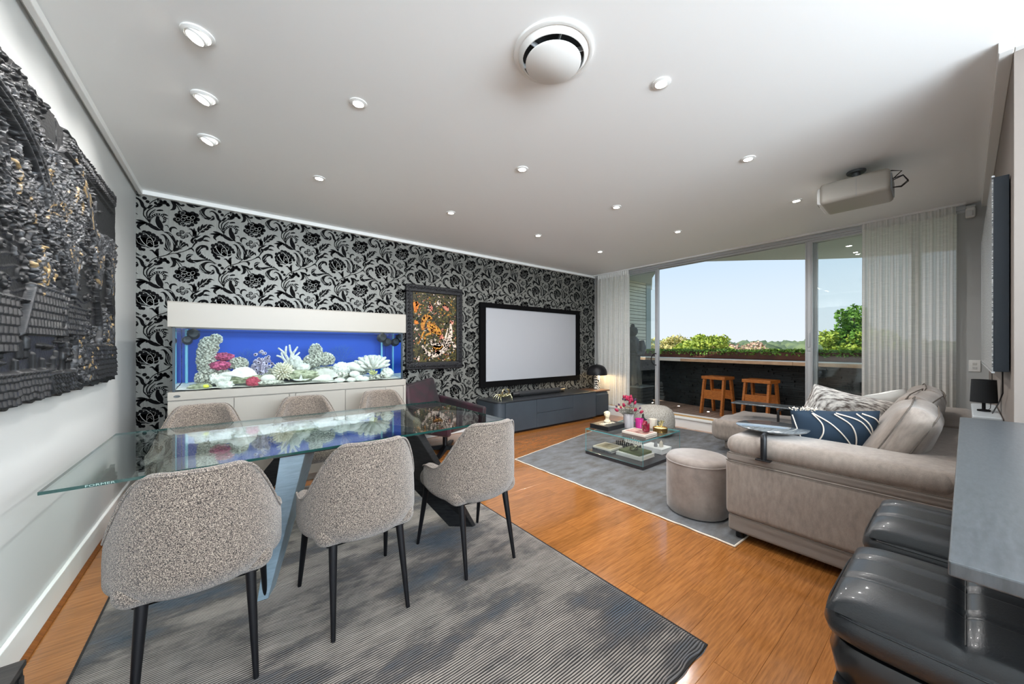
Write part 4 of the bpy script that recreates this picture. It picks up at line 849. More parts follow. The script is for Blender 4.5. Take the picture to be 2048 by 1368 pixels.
m=MB(); fingers(m,(.383,4.0,1.03),.06,150,.068,.0085,-.75); coral('finger_coral',m,mat('ivory_coral','EFEBD6',.8,col2='B5AE90',scale=50,bump=.4),'round cream coral bristling with blunt fingers, below the staghorn')
m=MB()
for k in range(16):
    a=k*.42; m.tube([(-.075+.062*math.cos(a)+.012*math.sin(j*1.3),3.95+.03*math.sin(a),.975+.05*(k%4)/2+.012*math.cos(j*1.5)) for j in range(7)],.009,7) if False else m.tube([(-.13+.008*k+.008*math.sin(j*1.9+k),3.94+.012*math.cos(j*1.3),.965+.014*j+.004*math.sin(k)) for j in range(6)],.0085,7)
m.ico((-.07,3.98,.99),.055,2,.2,4,(1.1,.6,.8)); coral('maze_coral',m,cw,'wavy folded white coral in front of the coral column')
m=MB(); m.ico((-.042,3.93,.947),.055,3,.35,4,(1.1,.8,.65),seed=9); coral('coral_lump',m,cw,'low lumpy white coral beside the front glass, left')
m=MB(); m.ico((-.20,3.93,.945),.05,3,.4,4,(1.5,.8,.5),seed=13); coral('coral_lump',m,cgr,'greenish flat coral rubble at the left front corner')
m=MB(); m.ico((-.165,3.9,.948),.02,2,.4,4,(1,.8,.7),seed=14); coral('coral_lump',m,cye,'tiny yellow coral knob at the left front')
def shellm(m,c,r,tilt,sc_=(1,1,1)):
    M_=Matrix.Translation(c)@Matrix.Rotation(tilt[0],4,'X')@Matrix.Rotation(tilt[1],4,'Z')@Matrix.Diagonal(sc_+(1,))
    nR=30; v=[(0,0,0)];f=[]
    for k in range(1,7):
        for j in range(nR+1):
            a=R(-75+150*j/nR); rr=r*k/6*(1+.02*math.cos(j*2)); v.append((rr*math.sin(a)*1.1,-.25*r*math.sin(k/6*PI*.5)*(1-.5*abs(a)/1.3)+(.01*r*(j%2)),rr*math.cos(a)))
    for j in range(nR): f.append((0,1+j,2+j))
    for k in range(5):
        for j in range(nR): a=1+k*(nR+1)+j; f.append((a,a+nR+1,a+nR+2,a+1))
    m.add(v,f,0,M_)
shm=mat('pearly_shell','ECEAE0',.4,col2='D2CFC2',scale=20)
m=MB(); shellm(m,(.084,3.93,1.0),.095,(-.25,.2)); m.ico((.0,3.95,1.035),.05,3,.2,3,(1.6,.6,.5)); coral('scallop_shell',m,shm,'upright white scallop shell right of the folded coral','shell')
m=MB(); m.ico((.265,3.93,.985),.052,3,.06,3,(1.15,.5,.7)); coral('oval_shell',m,shm,'smooth oval white shell below the lilac tubes','shell')
m=MB(); m.ico((.28,3.92,.95),.08,3,.3,4,(1.35,.5,.25),seed=4); coral('flat_coral',m,cwd,'flat ragged coral plate lying under the oval shell')
m=MB(); nub(m,(.682,4.12,1.225),(.055,.05,.075),90,.014); nub(m,(.76,4.1,1.14),(.09,.06,.07),140,.014); nub(m,(.65,4.12,1.12),(.08,.05,.07),80,.014)
coral('peaked_coral',m,cwd,'craggy pointed white coral heap right of the staghorn')
m=MB(); m.ico((.501,4.03,1.12),.052,3,.5,3,(1,.8,1.15),seed=6); m.ico((.55,4.0,1.075),.05,3,.5,3,(1.2,.8,.8),seed=7); coral('block_coral',m,cw,'pale jagged coral blocks just right of the staghorn')
m=MB(); m.ico((.55,3.98,1.0),.085,4,.4,4,(1.5,.8,.6),seed=8); coral('mossy_rock',m,cgr,'greenish crumbly rock under the jagged coral blocks','rock')
m=MB(); m.ico((.12,3.98,.985),.085,4,.4,4,(1.7,.7,.5),seed=10); coral('mossy_rock',m,cgr,'greenish crumbly rock left of the oval shell','rock')
m=MB(); m.ico((.33,4.15,1.005),.12,4,.4,3,(2.6,.9,.5),seed=18); m.ico((.85,4.2,1.005),.13,4,.4,3,(2.8,.8,.46),seed=19); coral('base_rock',m,cwd,'large pale rock ridge behind the front corals','rock')
m=MB(); c=(1.212,4.0,1.03)
for ring,(n,L,el) in enumerate(((13,.15,.35),(13,.17,.62),(11,.175,.9),(8,.17,1.2),(4,.165,1.45))):
    for k in range(n):
        a=PI+PI*(k+.5*(ring%2))/n*2*.5+0; a=2*PI*(k+.5*(ring%2))/n
        d=Vector((math.cos(a)*math.cos(el)*1.35,math.sin(a)*math.cos(el)*.75,math.sin(el)*.95)); p=Vector(c)
        m.tube([p+d*.03,p+d*L*.55,p+d*L*.9,p+d*L],[.012,.017,.017,.009],8)
coral('flower_coral',m,cw,'large white flower-shaped coral of thick petals near the right end')
m=MB(); fingers(m,(1.2,3.93,.985),.03,26,.035,.009,0); coral('finger_coral',m,mat('lime_white_coral','D8DBA6',.8,col2='A7AB72',scale=30),'small yellowish finger coral at the foot of the flower coral')
m=MB(); m.ico((.90,4.0,1.05),.078,4,.22,6,(1.05,.8,.82),seed=5); coral('brain_coral',m,cw,'rounded white brain coral behind the pebbles')
m=MB(); m.tube([(.95,4.02,1.085),(1.0,4.0,1.075),(1.06,3.98,1.05),(1.12,3.96,1.02)],[.02,.045,.038,.006],16); coral('spindle_shell',m,shm,'long smooth spindle shell left of the flower coral','shell')
m=MB(); shellm(m,(.74,3.96,.94),.12,(-.1,-.5)); m.tube([(.62,3.94,.95),(.70,3.94,.965),(.76,3.95,.965),(.81,3.96,.945)],[.006,.03,.038,.01],12); coral('conch_shell',m,shm,'big angular white conch shell leaning at the front, right of centre','shell')
m=MB(); pts=[]
for k in range(10):
    a=2*PI*k/10+.3; rr=.075 if k%2==0 else .026; pts.append((.52+rr*math.cos(a),.948+abs(rr*math.sin(a))*.9*(1 if math.sin(a)>0 else .2)))
m.prism(pts,3.885,3.91,'y'); coral('starfish',m,cw,'pale pointed starfish propped at the front glass, centre','starfish')
for k,(x,z,a,b_,lb) in enumerate([(.866,.938,.05,.028,'front left pebble of the white pile'),(.972,.934,.045,.028,'front middle pebble of the white pile'),(1.007,.992,.052,.034,'topmost smooth pebble of the white pile'),(1.047,.95,.045,.034,'front right pebble of the white pile'),(1.105,.935,.05,.03,'pebble at the right end of the white pile'),(.885,.988,.06,.032,'mottled pebble at the back left of the pile')]):
    m=MB(); m.ico((x,3.92,z),1,3,.08,2,(a,.035,b_),seed=k); coral('pebble',m,cw if k<5 else cwd,lb,'pebble')
m=MB()
for k in range(26): m.ico((1.16+random.uniform(0,.14),3.92+random.uniform(-.02,.03),.935+random.uniform(0,.035)),random.uniform(.010,.018),1)
coral('coral_rubble',m,cwd,'small pile of knobbly rubble in front of the flower coral')
m=MB(); m.ico((1.36,3.97,.98),.055,2); 
for q in fib(60):
    if q.z>-.3: p=Vector((1.36,3.97,.98))+q*.05; m.ico(tuple(p),.022,1,.8,9,(1.1,.8,.8),seed=q.x*9)
coral('frilly_coral',m,cw,'frilly white coral at the right end of the tank')

# ================= BACK WALL PIECES =================
e=thing('framed_painting','tall colourful oil painting in an ornate black frame right of the aquarium','painting',(0,0,0))
PX0,PX1,PZ0,PZ1=1.835,2.70,.965,2.125; fw=.10
frm=mat('carved_black_frame','0D0C0F',.5,.1,col2='1B1A1D',scale=60,bump=1.0,bscale=55,coat=0,dist=.008)
m=MB()
for (a,b_,c,d) in ((PX0,PX1,PZ0,PZ0+fw),(PX0,PX1,PZ1-fw,PZ1),(PX0,PX0+fw,PZ0+fw,PZ1-fw),(PX1-fw,PX1,PZ0+fw,PZ1-fw)): m.bx(a,b_,YB-.05,YB-.004,c,d)
m.build('frame',frm,e,smooth=0,bevel=.012)
m=MB(); g=random.Random(2)
def scroll(x,z):
    m.ico((x,YB-.052,z),.018,1,.5,8,(1.2,.6,1),seed=x*9); m.tube([(x-.022,YB-.055,z-.012),(x,YB-.062,z+.016),(x+.022,YB-.055,z-.008)],.005,5)
for k in range(18): scroll(PX0+.03+k*.047,PZ0+fw*.42); scroll(PX0+.03+k*.047,PZ1-fw*.42)
for k in range(21): scroll(PX0+fw*.42,PZ0+.1+k*.048); scroll(PX1-fw*.42,PZ0+.1+k*.048)
stuff(m.build('carved_ornament',frm,e))
N=NT('painted_canvas'); t=N.n('TexCoord'); n1=N.n('TexNoise'); n1.inputs['Scale'].default_value=30; n1.inputs['Detail'].default_value=10; n1.inputs['Roughness'].default_value=.75; N.l(t.outputs['Object'],n1.inputs[0])
r=N.n('ValToRGB'); N.l(n1.outputs[0],r.inputs[0]); E=r.color_ramp.elements; E[0].position=.44; E[0].color=lin('0C0D09'); E[1].position=.72; E[1].color=lin('D8B878')
for p,c in ((.50,'2A2816'),(.56,'5A4E22'),(.60,'3E4A30'),(.66,'8A6028')): q=E.new(p); q.color=lin(c)
N.l(r.outputs[0],N.b.inputs['Base Color']); N.b.inputs['Roughness'].default_value=.35
MB().bx(PX0+fw-.005,PX1-fw+.005,YB-.03,YB-.02,PZ0+fw-.005,PZ1-fw+.005).build('canvas',N.m,e,smooth=0)
gp=mat('gold_paint','D08F2A',.5,col2='8A4A14',scale=22,contrast=(.4,.65)); cp=mat('pale_silk_paint','E8D2C0',.5,col2='9A8878',scale=30,contrast=(.4,.65)); rp_=mat('rose_paint','D99A82',.5,col2='A03A24',scale=30); ore=mat('orange_paint','E08A10',.5,col2='A04008',scale=30)
iw=PX1-PX0-2*fw; ih=PZ1-PZ0-2*fw
def PP(P,mb): ribbon(mb,[(PX0+fw+u*iw,PZ0+fw+v*ih,w*iw) for u,v,w in P],YB-.0312,0,6)
m=MB(); PP([(.42,.62,.03),(.30,.66,.05),(.22,.56,.05),(.22,.46,.03)],m); PP([(.33,.58,.04),(.42,.50,.10),(.55,.45,.07),(.60,.38,.05)],m); PP([(.24,.44,.02),(.17,.34,.015),(.12,.26,.008)],m); PP([(.40,.42,.025),(.28,.38,.018),(.26,.26,.012)],m); PP([(.45,.22,.04),(.58,.20,.05),(.68,.23,.02)],m)
stuff(m.build('brush_stroke',gp,e,smooth=0))
m=MB(); PP([(.86,.57,.02),(.86,.42,.05),(.78,.26,.07),(.62,.14,.06),(.42,.10,.05),(.28,.16,.03),(.2,.24,.02)],m); PP([(.80,.52,.01),(.70,.30,.03),(.52,.24,.05),(.38,.30,.03)],m); PP([(.90,.30,.02),(.96,.22,.04),(.93,.17,.01)],m); PP([(.04,.48,.03),(.12,.46,.02)],m); PP([(.55,.90,.03),(.60,.84,.05)],m); PP([(.06,.06,.03),(.14,.04,.03)],m)
stuff(m.build('brush_stroke',cp,e,smooth=0))
m=MB(); PP([(.36,.84,.02),(.40,.78,.045),(.37,.74,.02)],m); PP([(.68,.84,.03),(.76,.80,.05),(.80,.76,.02)],m); PP([(.84,.60,.03),(.93,.58,.04)],m); PP([(.62,.40,.05),(.66,.33,.05)],m); PP([(.5,.16,.03),(.6,.12,.04)],m)
stuff(m.build('brush_stroke',rp_,e,smooth=0))
m=MB(); PP([(.05,.86,.05),(.07,.80,.06),(.05,.70,.02)],m); PP([(.06,.60,.03),(.08,.54,.05)],m)
stuff(m.build('brush_stroke',ore,e,smooth=0))

g=random.Random(17)
for mt_,nn,ww in ((cp,150,.012),(mat('olive_paint','6E6A2C',.5,col2='2E3018',scale=40),260,.014),(gp,90,.011),(rp_,60,.012),(mat('moss_shadow_paint','14180F',.5),120,.02)):
    m=MB()
    for k in range(nn):
        u,v=g.random(),g.random(); 
        if mt_ is cp and g.random()<.5: u=.25+.6*g.random(); v=.12+.2*g.random()
        a=g.uniform(0,PI); l=g.uniform(.01,.035); w_=ww*g.uniform(.5,1.2); P_=[(min(max(u+s*math.cos(a)*l,.02),.98),min(max(v+s*math.sin(a)*l*.6,.02),.98),w_*(1-abs(s)*.7)) for s in (-1,0,1)]
        PP(P_,m)
    stuff(m.build('brush_dab',mt_,e,smooth=0)) if mt_ is not None else None
e=thing('projection_screen','large light grey projection screen in a wide black velvet frame','screen',(0,0,0))
SX0,SX1,SZ0,SZ1=3.00,5.285,.645,1.965; fw2=.105; m=MB()
for (a,b_,c,d) in ((SX0,SX1,SZ0,SZ0+fw2-.015),(SX0,SX1,SZ1-fw2+.03,SZ1),(SX0,SX0+fw2,SZ0+fw2-.015,SZ1-fw2+.03),(SX1-fw2,SX1,SZ0+fw2-.015,SZ1-fw2+.03)): m.bx(a,b_,YB-.065,YB-.02,c,d)
m.build('screen_frame',blackfab,e,smooth=0,bevel=.004)
MB().bx(SX0+fw2-.002,SX1-fw2+.002,YB-.045,YB-.04,SZ0+.085,SZ1-.07).build('screen_fabric',mat('screen_grey','A3A4A8',.75),e,smooth=0)
MB().bx(SX0+.2,SX0+.3,YB-.02,YB-.001,SZ0+.3,SZ1-.3).bx(SX1-.3,SX1-.2,YB-.02,YB-.001,SZ0+.3,SZ1-.3).build('wall_bracket',black_m,e,smooth=0)

# media cabinet
e=thing('media_cabinet','long low blue-grey media cabinet with rounded corner below the screen','cabinet',(0,0,0))
cx0,cx1,cy0,cy1,ct=2.95,5.12,4.08,4.62,.485
def rc(x0,x1,y0,y1,r):
    p=[(x1,y0),(x1,y1),(x0,y1)]
    for k in range(9): a=R(180+90*k/8); p.append((x0+r+r*math.cos(a),y0+r+r*math.sin(a)))
    return p
MB().prism(rc(cx0+.04,cx1-.02,cy0+.05,cy1,.10),.001,.03).build('plinth',black_p,e,smooth=30)
MB().prism(rc(cx0+.006,cx1,cy0+.02,cy1,.11),.03,.468).build('body',navycab,e,smooth=30)
MB().prism(rc(cx0,cx1,cy0,cy1,.12),.469,ct).build('cabinet_top',mat('dark_cabinet_top','26292D',.35),e,smooth=30,bevel=.003)
fx=[3.10,3.70,4.52,5.118]
MB().bx(fx[0],fx[1]-.002,cy0+.003,cy0+.019,.036,.464).build('door',navycab,e,smooth=0,bevel=.002)
MB().bx(fx[1]+.002,fx[2]-.002,cy0+.003,cy0+.019,.255,.464).build('drawer',navycab,e,smooth=0,bevel=.002)
MB().bx(fx[1]+.002,fx[2]-.002,cy0+.003,cy0+.019,.036,.250).build('drawer',navycab,e,smooth=0,bevel=.002)
MB().bx(fx[2]+.002,fx[3],cy0+.003,cy0+.019,.036,.464).build('door',navycab,e,smooth=0,bevel=.002)
e=thing('soundbar','long black soundbar on the media cabinet under the screen','soundbar',(0,0,ct))
M_=Matrix.Translation((3.45,4.38,.045))@Matrix.Rotation(PI/2,4,'Y')
MB().lathe([(0,0),(.038,.0),(.042,.006),(.042,1.15),(.038,1.156),(0,1.156)],20,M=M_).build('speaker_body',black_p,e)
MB().bx(3.6,3.66,4.35,4.41,0,.01).bx(4.4,4.46,4.35,4.41,0,.01).build('foot',black_p,e,smooth=0)
MB().lathe([(.0435,.12),(.0435,1.04)],20,M=M_,cap=False).build('grille',mat('speaker_mesh','232427',.7,bump=.6,bscale=400),e)
# golden crab sculpture
m=MB(); c=Vector((3.20,4.27,ct)); m.ico((c.x,c.y,c.z+.055),.05,3,.2,4,(1.35,.8,.5))
for s in (-1,1):
    for k in range(4):
        dy=-.035+.024*k; m.tube([(c.x+s*.04,c.y+dy*.7,c.z+.055),(c.x+s*.085,c.y+dy*1.5,c.z+.085),(c.x+s*(.105+.01*k),c.y+dy*2,c.z+.035),(c.x+s*(.10+.012*k),c.y+dy*2.2,c.z+.0)],[.009,.008,.006,.003],7)
    m.tube([(c.x+s*.03,c.y-.03,c.z+.07),(c.x+s*.07,c.y-.05,c.z+.11),(c.x+s*.05,c.y-.055,c.z+.155),(c.x+s*.015,c.y-.05,c.z+.165)],[.009,.011,.016,.005],8)
    m.tube([(c.x+s*.055,c.y-.055,c.z+.14),(c.x+s*.03,c.y-.056,c.z+.145)],[.008,.003],6); m.ico((c.x+s*.015,c.y-.04,c.z+.085),.006,1)
o=m.build('crab_sculpture',gold,smooth=70); tag(o,'pale gold crab sculpture with raised claws on the cabinet left end','sculpture')
# ribbed side table and dome lamp
e=thing('ribbed_side_table','small dark ribbed side table beside the media cabinet','side table',(5.36,4.33,0))
MB().rbox((0,0,.235),(.40,.40,.44),.05).build('body',navycab,e,smooth=60); 
for k in range(26):
    x=-.17+k*.0136; MB().bx(x-.0045,x+.0045,-.207,-.198,.04,.40).build('rib',navycab,e,smooth=0) if k%1==0 else None
for k in range(26):
    y=-.17+k*.0136; MB().bx(-.207,-.198,y-.0045,y+.0045,.04,.40).build('rib',navycab,e,smooth=0)
MB().rbox((0,0,.468),(.43,.43,.024),.010).build('table_top',mat('walnut_top','6A4A38',.35,col2='4E3527',scale=8,stretch=(1,10,1)),e,smooth=60)
e=thing('dome_lamp','lit table lamp with black dome shade and wavy patterned column','table lamp',(5.42,4.30,.48))
MB().lathe([(.19,.27),(.19,.285),(.186,.33),(.172,.375),(.145,.415),(.105,.445),(.055,.462),(.0,.467),(0,.460),(.052,.455),(.10,.438),(.14,.408),(.166,.37),(.180,.328),(.184,.27)],40,cap=False).build('lamp_shade',black_m,e)
MB().lathe([(0,.467),(.008,.467),(.008,.48),(0,.482)],12).build('finial',black_m,e)
N=NT('wavy_lamp_print'); w=N.n('TexWave'); w.inputs['Scale'].default_value=9; w.inputs['Distortion'].default_value=9; w.inputs['Detail Scale'].default_value=2.0; t=N.n('TexCoord'); mp=N.n('Mapping'); mp.inputs['Rotation'].default_value=(0,R(50),0); N.l(t.outputs['Object'],mp.inputs[0]); N.l(mp.outputs[0],w.inputs[0]); r=N.n('ValToRGB'); r.color_ramp.interpolation='CONSTANT'; r.color_ramp.elements[1].position=.5; r.color_ramp.elements[0].color=lin('1A1A1C'); r.color_ramp.elements[1].color=lin('E6E0D4'); N.l(w.outputs[0],r.inputs[0]); N.l(r.outputs[0],N.b.inputs['Base Color'])
MB().lathe([(0,0),(.058,0),(.058,.265),(0,.265)],24).build('column',N.m,e,smooth=50)
MB().lathe([(0,.31),(.02,.31),(.036,.34),(.02,.38),(0,.385)],16).build('bulb',warm,e)
MB().lathe([(0,.0),(.058,0),(.012,.268),(.012,.31),(0,.31)],12).build('lamp_holder',black_m,e)
pl=bpy.data.lights.new('lamp_light','POINT'); pl.energy=4.5; pl.color=(1,.72,.38); pl.shadow_soft_size=.03; po=bpy.data.objects.new('lamp_light',pl); C.objects.link(po); po.location=(5.42,4.235,.76)

# burgundy lounge chair beside the tank
e=thing('lounge_chair','dark burgundy velvet lounge chair on flat black crossed feet beside the aquarium','armchair',(2.09,4.0,0),R(205))
burg=mat('burgundy_velvet','33081B',.55,col2='140A10',scale=5,detail=3,contrast=(.35,.6),bump=.1,sheen=.15)
MB().rbox((0,.03,.36),(.62,.58,.15),.07,puff=(2,.03)).build('seat',burg,e,smooth=180)
m=MB(); m.hexa([(-.34,-.36,.27),(.34,-.36,.27),(.34,-.24,.27),(-.34,-.24,.27)],[(-.33,-.50,.86),(.20,-.50,.80),(.20,-.44,.80),(-.33,-.44,.86)]); m.build('backrest',burg,e,smooth=0,bevel=.03,bseg=3)
for s in (-1,1): MB().hexa([(s*.36-.04,-.36,.27),(s*.36+.04,-.36,.27),(s*.36+.04,.34,.27),(s*.36-.04,.34,.27)],[(s*.38-.03,-.42,.62),(s*.38+.03,-.42,.62),(s*.38+.03,.36,.50),(s*.38-.03,.36,.50)]).build('armrest',burg,e,smooth=0,bevel=.025,bseg=3)
MB().tube([(0,0,.03),(0,0,.28)],.03,14).build('stem',black_m,e)
for k in range(4): MB().hexa([(0,-.035,.004),(.40,-.03,.004),(.40,.03,.004),(0,.035,.004)],[(0,-.02,.055),(.40,-.025,.018),(.40,.025,.018),(0,.02,.055)]).build('foot',black_m,e,smooth=0,rot=(0,0,R(25+90*k)))

# ================= LIVING =================
rgm=mat('distressed_grey_rug','74777C',.95,col2='56534F',scale=5,detail=9,stretch=(1,2,1),contrast=(.3,.68),bump=.5,bscale=120)
e=thing('living_rug','pale grey distressed rug with cream bound edge under the coffee table','rug',(0,0,0))
def rugf(u,v):
    a=Vector((2.515,3.14));b=Vector((2.515,.905));c=Vector((5.5,.905));d=Vector((5.5,3.72)); p=(a*(1-u)+d*u)*(1-v)+(b*(1-u)+c*u)*v
    return (p.x+.006*math.sin(p.y*9)*(u<.02),p.y,.009+.0012*noise.noise(Vector((p.x*30,p.y*30,0))))
MB().grid(lambda u,v:(rugf(u,1-v)),60,60).build('rug_pile',rgm,e,smooth=180)
for P_,Q_ in (((2.515,3.14),(2.515,.905)),((2.515,.905),(5.5,.905)),((2.515,3.14),(5.5,3.72))):
    n_=40; pts=[(P_[0]+(Q_[0]-P_[0])*k/n_+.003*math.sin(k*1.7),P_[1]+(Q_[1]-P_[1])*k/n_+.003*math.cos(k*1.3),.006) for k in range(n_+1)]
    MB().tube(pts,.0055,6).build('bound_edge',mat('cream_binding','E3D6C4',.9) if 'cream_binding' not in bpy.data.materials else bpy.data.materials['cream_binding'],e)

# coffee table
e=thing('coffee_table','square glass box coffee table on a dark low plinth','coffee table',(3.69,2.415,.0105),0)
MB().hexa([(-.385,-.375,0.0),(.385,-.375,0.0),(.385,.375,0.0),(-.385,.375,0.0)],[(-.385,-.375,.03),(.385,-.375,.03),(.385,.375,.03),(-.385,.375,.03)]).build('plinth',mat('dark_oak_plinth','2E2A2B',.4,col2='3E393A',scale=10,stretch=(1,8,1)),e,smooth=0,bevel=.003)
MB().bx(-.388,.388,-.378,.378,.0305,.036).build('lower_shelf',mat('smoked_shelf','3A3638',.3),e,smooth=0)
def slabglass(nm,x0,x1,y0,y1,z0,z1,flat):
    m=MB(); m.bx(x0,x1,y0,y1,z0,z1); m.mi=[1]*6
    for i in {'z':(0,1),'y':(2,4),'x':(3,5)}[flat]: m.mi[i]=0
    m.build(nm,[glass,mat('pale_glass_edge','5FA3A6',.1,coat=1) if 'pale_glass_edge' not in bpy.data.materials else bpy.data.materials['pale_glass_edge']],e,smooth=0)
slabglass('glass_top',-.385,.385,-.375,.375,.286,.297,'z')
for s in (-1,1): slabglass('glass_side',s*.379-.005,s*.379+.005,-.374,.374,.0365,.2855,'x')
CTZ=.0105+.2975; SHZ=.0105+.0365
def book(loc,rz,w,d,h,cov,label,top=None,pg=pages,cat='book'):
    e=thing('coffee_table_book' if w>.2 else 'book',label,cat,loc,rz)
    MB().bx(-w/2+.003,w/2-.004,-d/2+.004,d/2-.004,.003,h-.003).build('page_block',pg,e,smooth=0)
    m=MB(); m.bx(-w/2,w/2,-d/2,d/2,0,.003).bx(-w/2,w/2,-d/2,d/2,h-.003,h).bx(-w/2,-w/2+.003,-d/2,d/2,.003,h-.003); m.build('cover',cov,e,smooth=0,bevel=.0008)
    if top: MB().bx(-w/2+.02,w/2-.02,-d/2+.02,d/2-.02,h,h+.0006).build('cover_print',top,e,smooth=0)
    return e
e2=thing('coffee_table_book','large thick black boxed book with cream brush lettering under the bust','book',(3.545,2.65,CTZ),0)
MB().bx(-.17,.17,-.13,.13,0,.052).build('slipcase',book_k,e2,smooth=0,bevel=.002)
m=MB(); g=random.Random(8)
for k in range(9):
    x=-.11+k*.026; ribbon(m,[(x-.012,-.035+g.uniform(-.01,.01),.004),(x+.006,.0+g.uniform(-.01,.01),.009),(x-.006,.03+g.uniform(-.01,.01),.006),(x+.012,.045,.003)],.0526,0,4,'z')
    ribbon(m,[(x-.014,.01,.003),(x,.0,.006),(x+.014,-.01,.003)],.0528,0,3,'z')
stuff(m.build('cover_lettering',mat('cream_ink','EADFC8',.6),e2,smooth=0))
m=MB()
for r_ in range(2):
    for k in range(4): m.bx(.1701,.1706,-.115+k*.012,-.106+k*.012,.012+r_*.014,.022+r_*.014)
m.build('spine_mark',mat('white_ink','E8E8E8',.6),e2,smooth=0)
# bust
m=MB(); 
def ell(z,rx,ry,cx,cy=0): return (z,rx,ry,cx,cy)
loft(m,[(0,.038,.030,0,0),(.006,.042,.034,0,0),(.02,.036,.028,0,0),(.03,.024,.022,0,0),(.045,.020,.021,0,0),(.055,.022,.025,0,-.002),(.065,.028,.034,0,-.004),(.080,.033,.038,0,-.003),(.095,.035,.039,0,0),(.108,.033,.037,0,.002),(.120,.026,.030,0,.003),(.127,.014,.017,0,.003)],24)
m.tube([(0,-.036,.098),(0,-.046,.083),(0,-.040,.080)],[.003,.006,.004],6); m.tube([(-.012,-.037,.071),(0,-.041,.0705),(.012,-.037,.071)],[.002,.0035,.002],6)
for s in (-1,1): m.ico((s*.034,0,.088),.008,1,sc3=(.5,.8,1.2)); m.tube([(s*.006,-.036,.098),(s*.02,-.034,.100)],.003,5)
for k in range(60):
    q=list(fib(90))[k+30] if False else Vector((random.gauss(0,1),random.gauss(.3,1),abs(random.gauss(0,1))+.1)).normalized(); m.ico((q.x*.034,q.y*.037+.004,.098+q.z*.028),.0085,1)
o=m.build('classical_bust',cream,smooth=80,loc=(3.60,2.70,CTZ+.053),rot=(0,0,R(-35))); tag(o,'small cream classical head bust standing on the black boxed book','sculpture')
# vase of flowers
VX,VY=3.75,2.50
e=thing('glass_vase','ribbed clear glass vase holding the pink flowers on the coffee table','vase',(VX,VY,CTZ))
vg=mat('smoky_ribbed_glass','C9C4C6',.15,col2='9B949A',scale=20,stretch=(1,1,.1),coat=.4)
m=MB(); v=[];n=36
for (r_,z) in ((.056,0),(.060,.01),(.061,.165),(.064,.17),(.058,.17),(.055,.012)):
    for j in range(n): t=2*PI*j/n; k=1+.03*(j%2); v.append((r_*k*math.cos(t),r_*k*math.sin(t),z))
f=[(i*n+j,i*n+(j+1)%n,(i+1)*n+(j+1)%n,(i+1)*n+j) for i in range(5) for j in range(n)]; f.append(tuple(range(n))[::-1]); m.add(v,f); m.build('vase_body',vg,e,smooth=30)
e=thing('flower_bouquet','bunch of crimson and purple thistle-like flowers in the glass vase','flowers',(VX,VY,CTZ+.012))
pk=mat('crimson_petal','B81F4A',.6,col2='7A1236',scale=60); pu=mat('purple_petal','4A2C52',.7); stm=mat('grey_green_stem','6E6F66',.7); g=random.Random(6)
heads=[]; sm_=MB()
for k in range(26):
    a=g.uniform(0,2*PI); el=g.uniform(.1,1)**.6; rr=.145*el; z=.18+.15*(1-el**2)+g.uniform(0,.045); p=Vector((rr*math.cos(a),rr*math.sin(a),z)); heads.append(p)
    sm_.tube([(0+.01*math.cos(a),.01*math.sin(a),.0),(p.x*.35,p.y*.35,.13),tuple(p)],.0018,5)
for k in range(90):
    a=g.uniform(0,2*PI); rr=g.uniform(.02,.13); z=.175+g.uniform(0,.09)*(1.2-rr/.12); p=(rr*math.cos(a),rr*math.sin(a),z); sm_.tube([(p[0]*.4,p[1]*.4,.12),p],.001,4); sm_.ico(p,.0055,1)
stuff(sm_.build('stem',stm,e))
for k,p in enumerate(heads):
    m=MB(); d=(p-Vector((0,0,.08))).normalized(); M_=Matrix.Translation(p)@d.to_track_quat('Z','Y').to_matrix().to_4x4(); s=g.uniform(.8,1.2) if k%3 else .7
    m.lathe([(.004*s,-.018*s),(.013*s,-.010*s),(.015*s,.004*s),(.010*s,.022*s),(.0,.030*s)],8,M=M_); m.build('flower_head',pk if k%3 else pu,e,smooth=180)
# books with figure, candles, bowl
b1=book((3.50,2.20,CTZ),0,.235,.29,.022,mat('taupe_cover','6E5F58',.6),'grey-spined book directly on the glass, lower of the pair')
b2=book((3.503,2.202,CTZ+.0225),R(-1),.23,.285,.022,mat('cream_cover','D8CCC0',.5),'cream book with red-brown cover picture, upper of the pair',mat('redbrown_print','7A4A42',.5,col2='C9A89A',scale=14))
m=MB(); q0=Vector((3.53,2.14,CTZ+.0455))
m.ico((0,0,.02),.034,3,.35,6,(1,.8,.7)); m.tube([(0,0,.02),(-.01,0,.06),(-.035,0,.085),(-.05,0,.075)],[.03,.032,.018,.006],12); m.tube([(0,0,.05),(.03,.01,.04),(.04,.01,.015)],[.026,.02,.01],10); m.ico((-.012,0,.095),.02,2,.4,6)
for k in range(40): t=k/40; m.ico((.03*math.cos(k*2.4)*(.9),.026*math.sin(k*2.4),.02+.06*t),.007,1)
o=m.build('red_figurine',mat('ruby_glaze','8E1230',.22,coat=.6,col2='5A0A22',scale=25),loc=q0); o.scale=(1.25,1.25,1.1); tag(o,'glossy ruby red crouching figurine on the upper book','figurine')
e=thing('candle_jar','magenta pink glass candle jar behind the red figurine','candle',(3.83,2.41,CTZ))
MB().lathe([(.038,0),(.043,.004),(.050,.11),(.046,.11),(.040,.01),(0,.01)],28).build('jar',mat('magenta_glass','C72A86',.1,coat=.6),e); MB().lathe([(0,.085),(.0445,.086)],24,cap=False).build('wax',mat('pink_wax','F08AD0',.5),e)
e=thing('candle_jar','cream glass candle jar behind the brass bowl','candle',(3.94,2.30,CTZ))
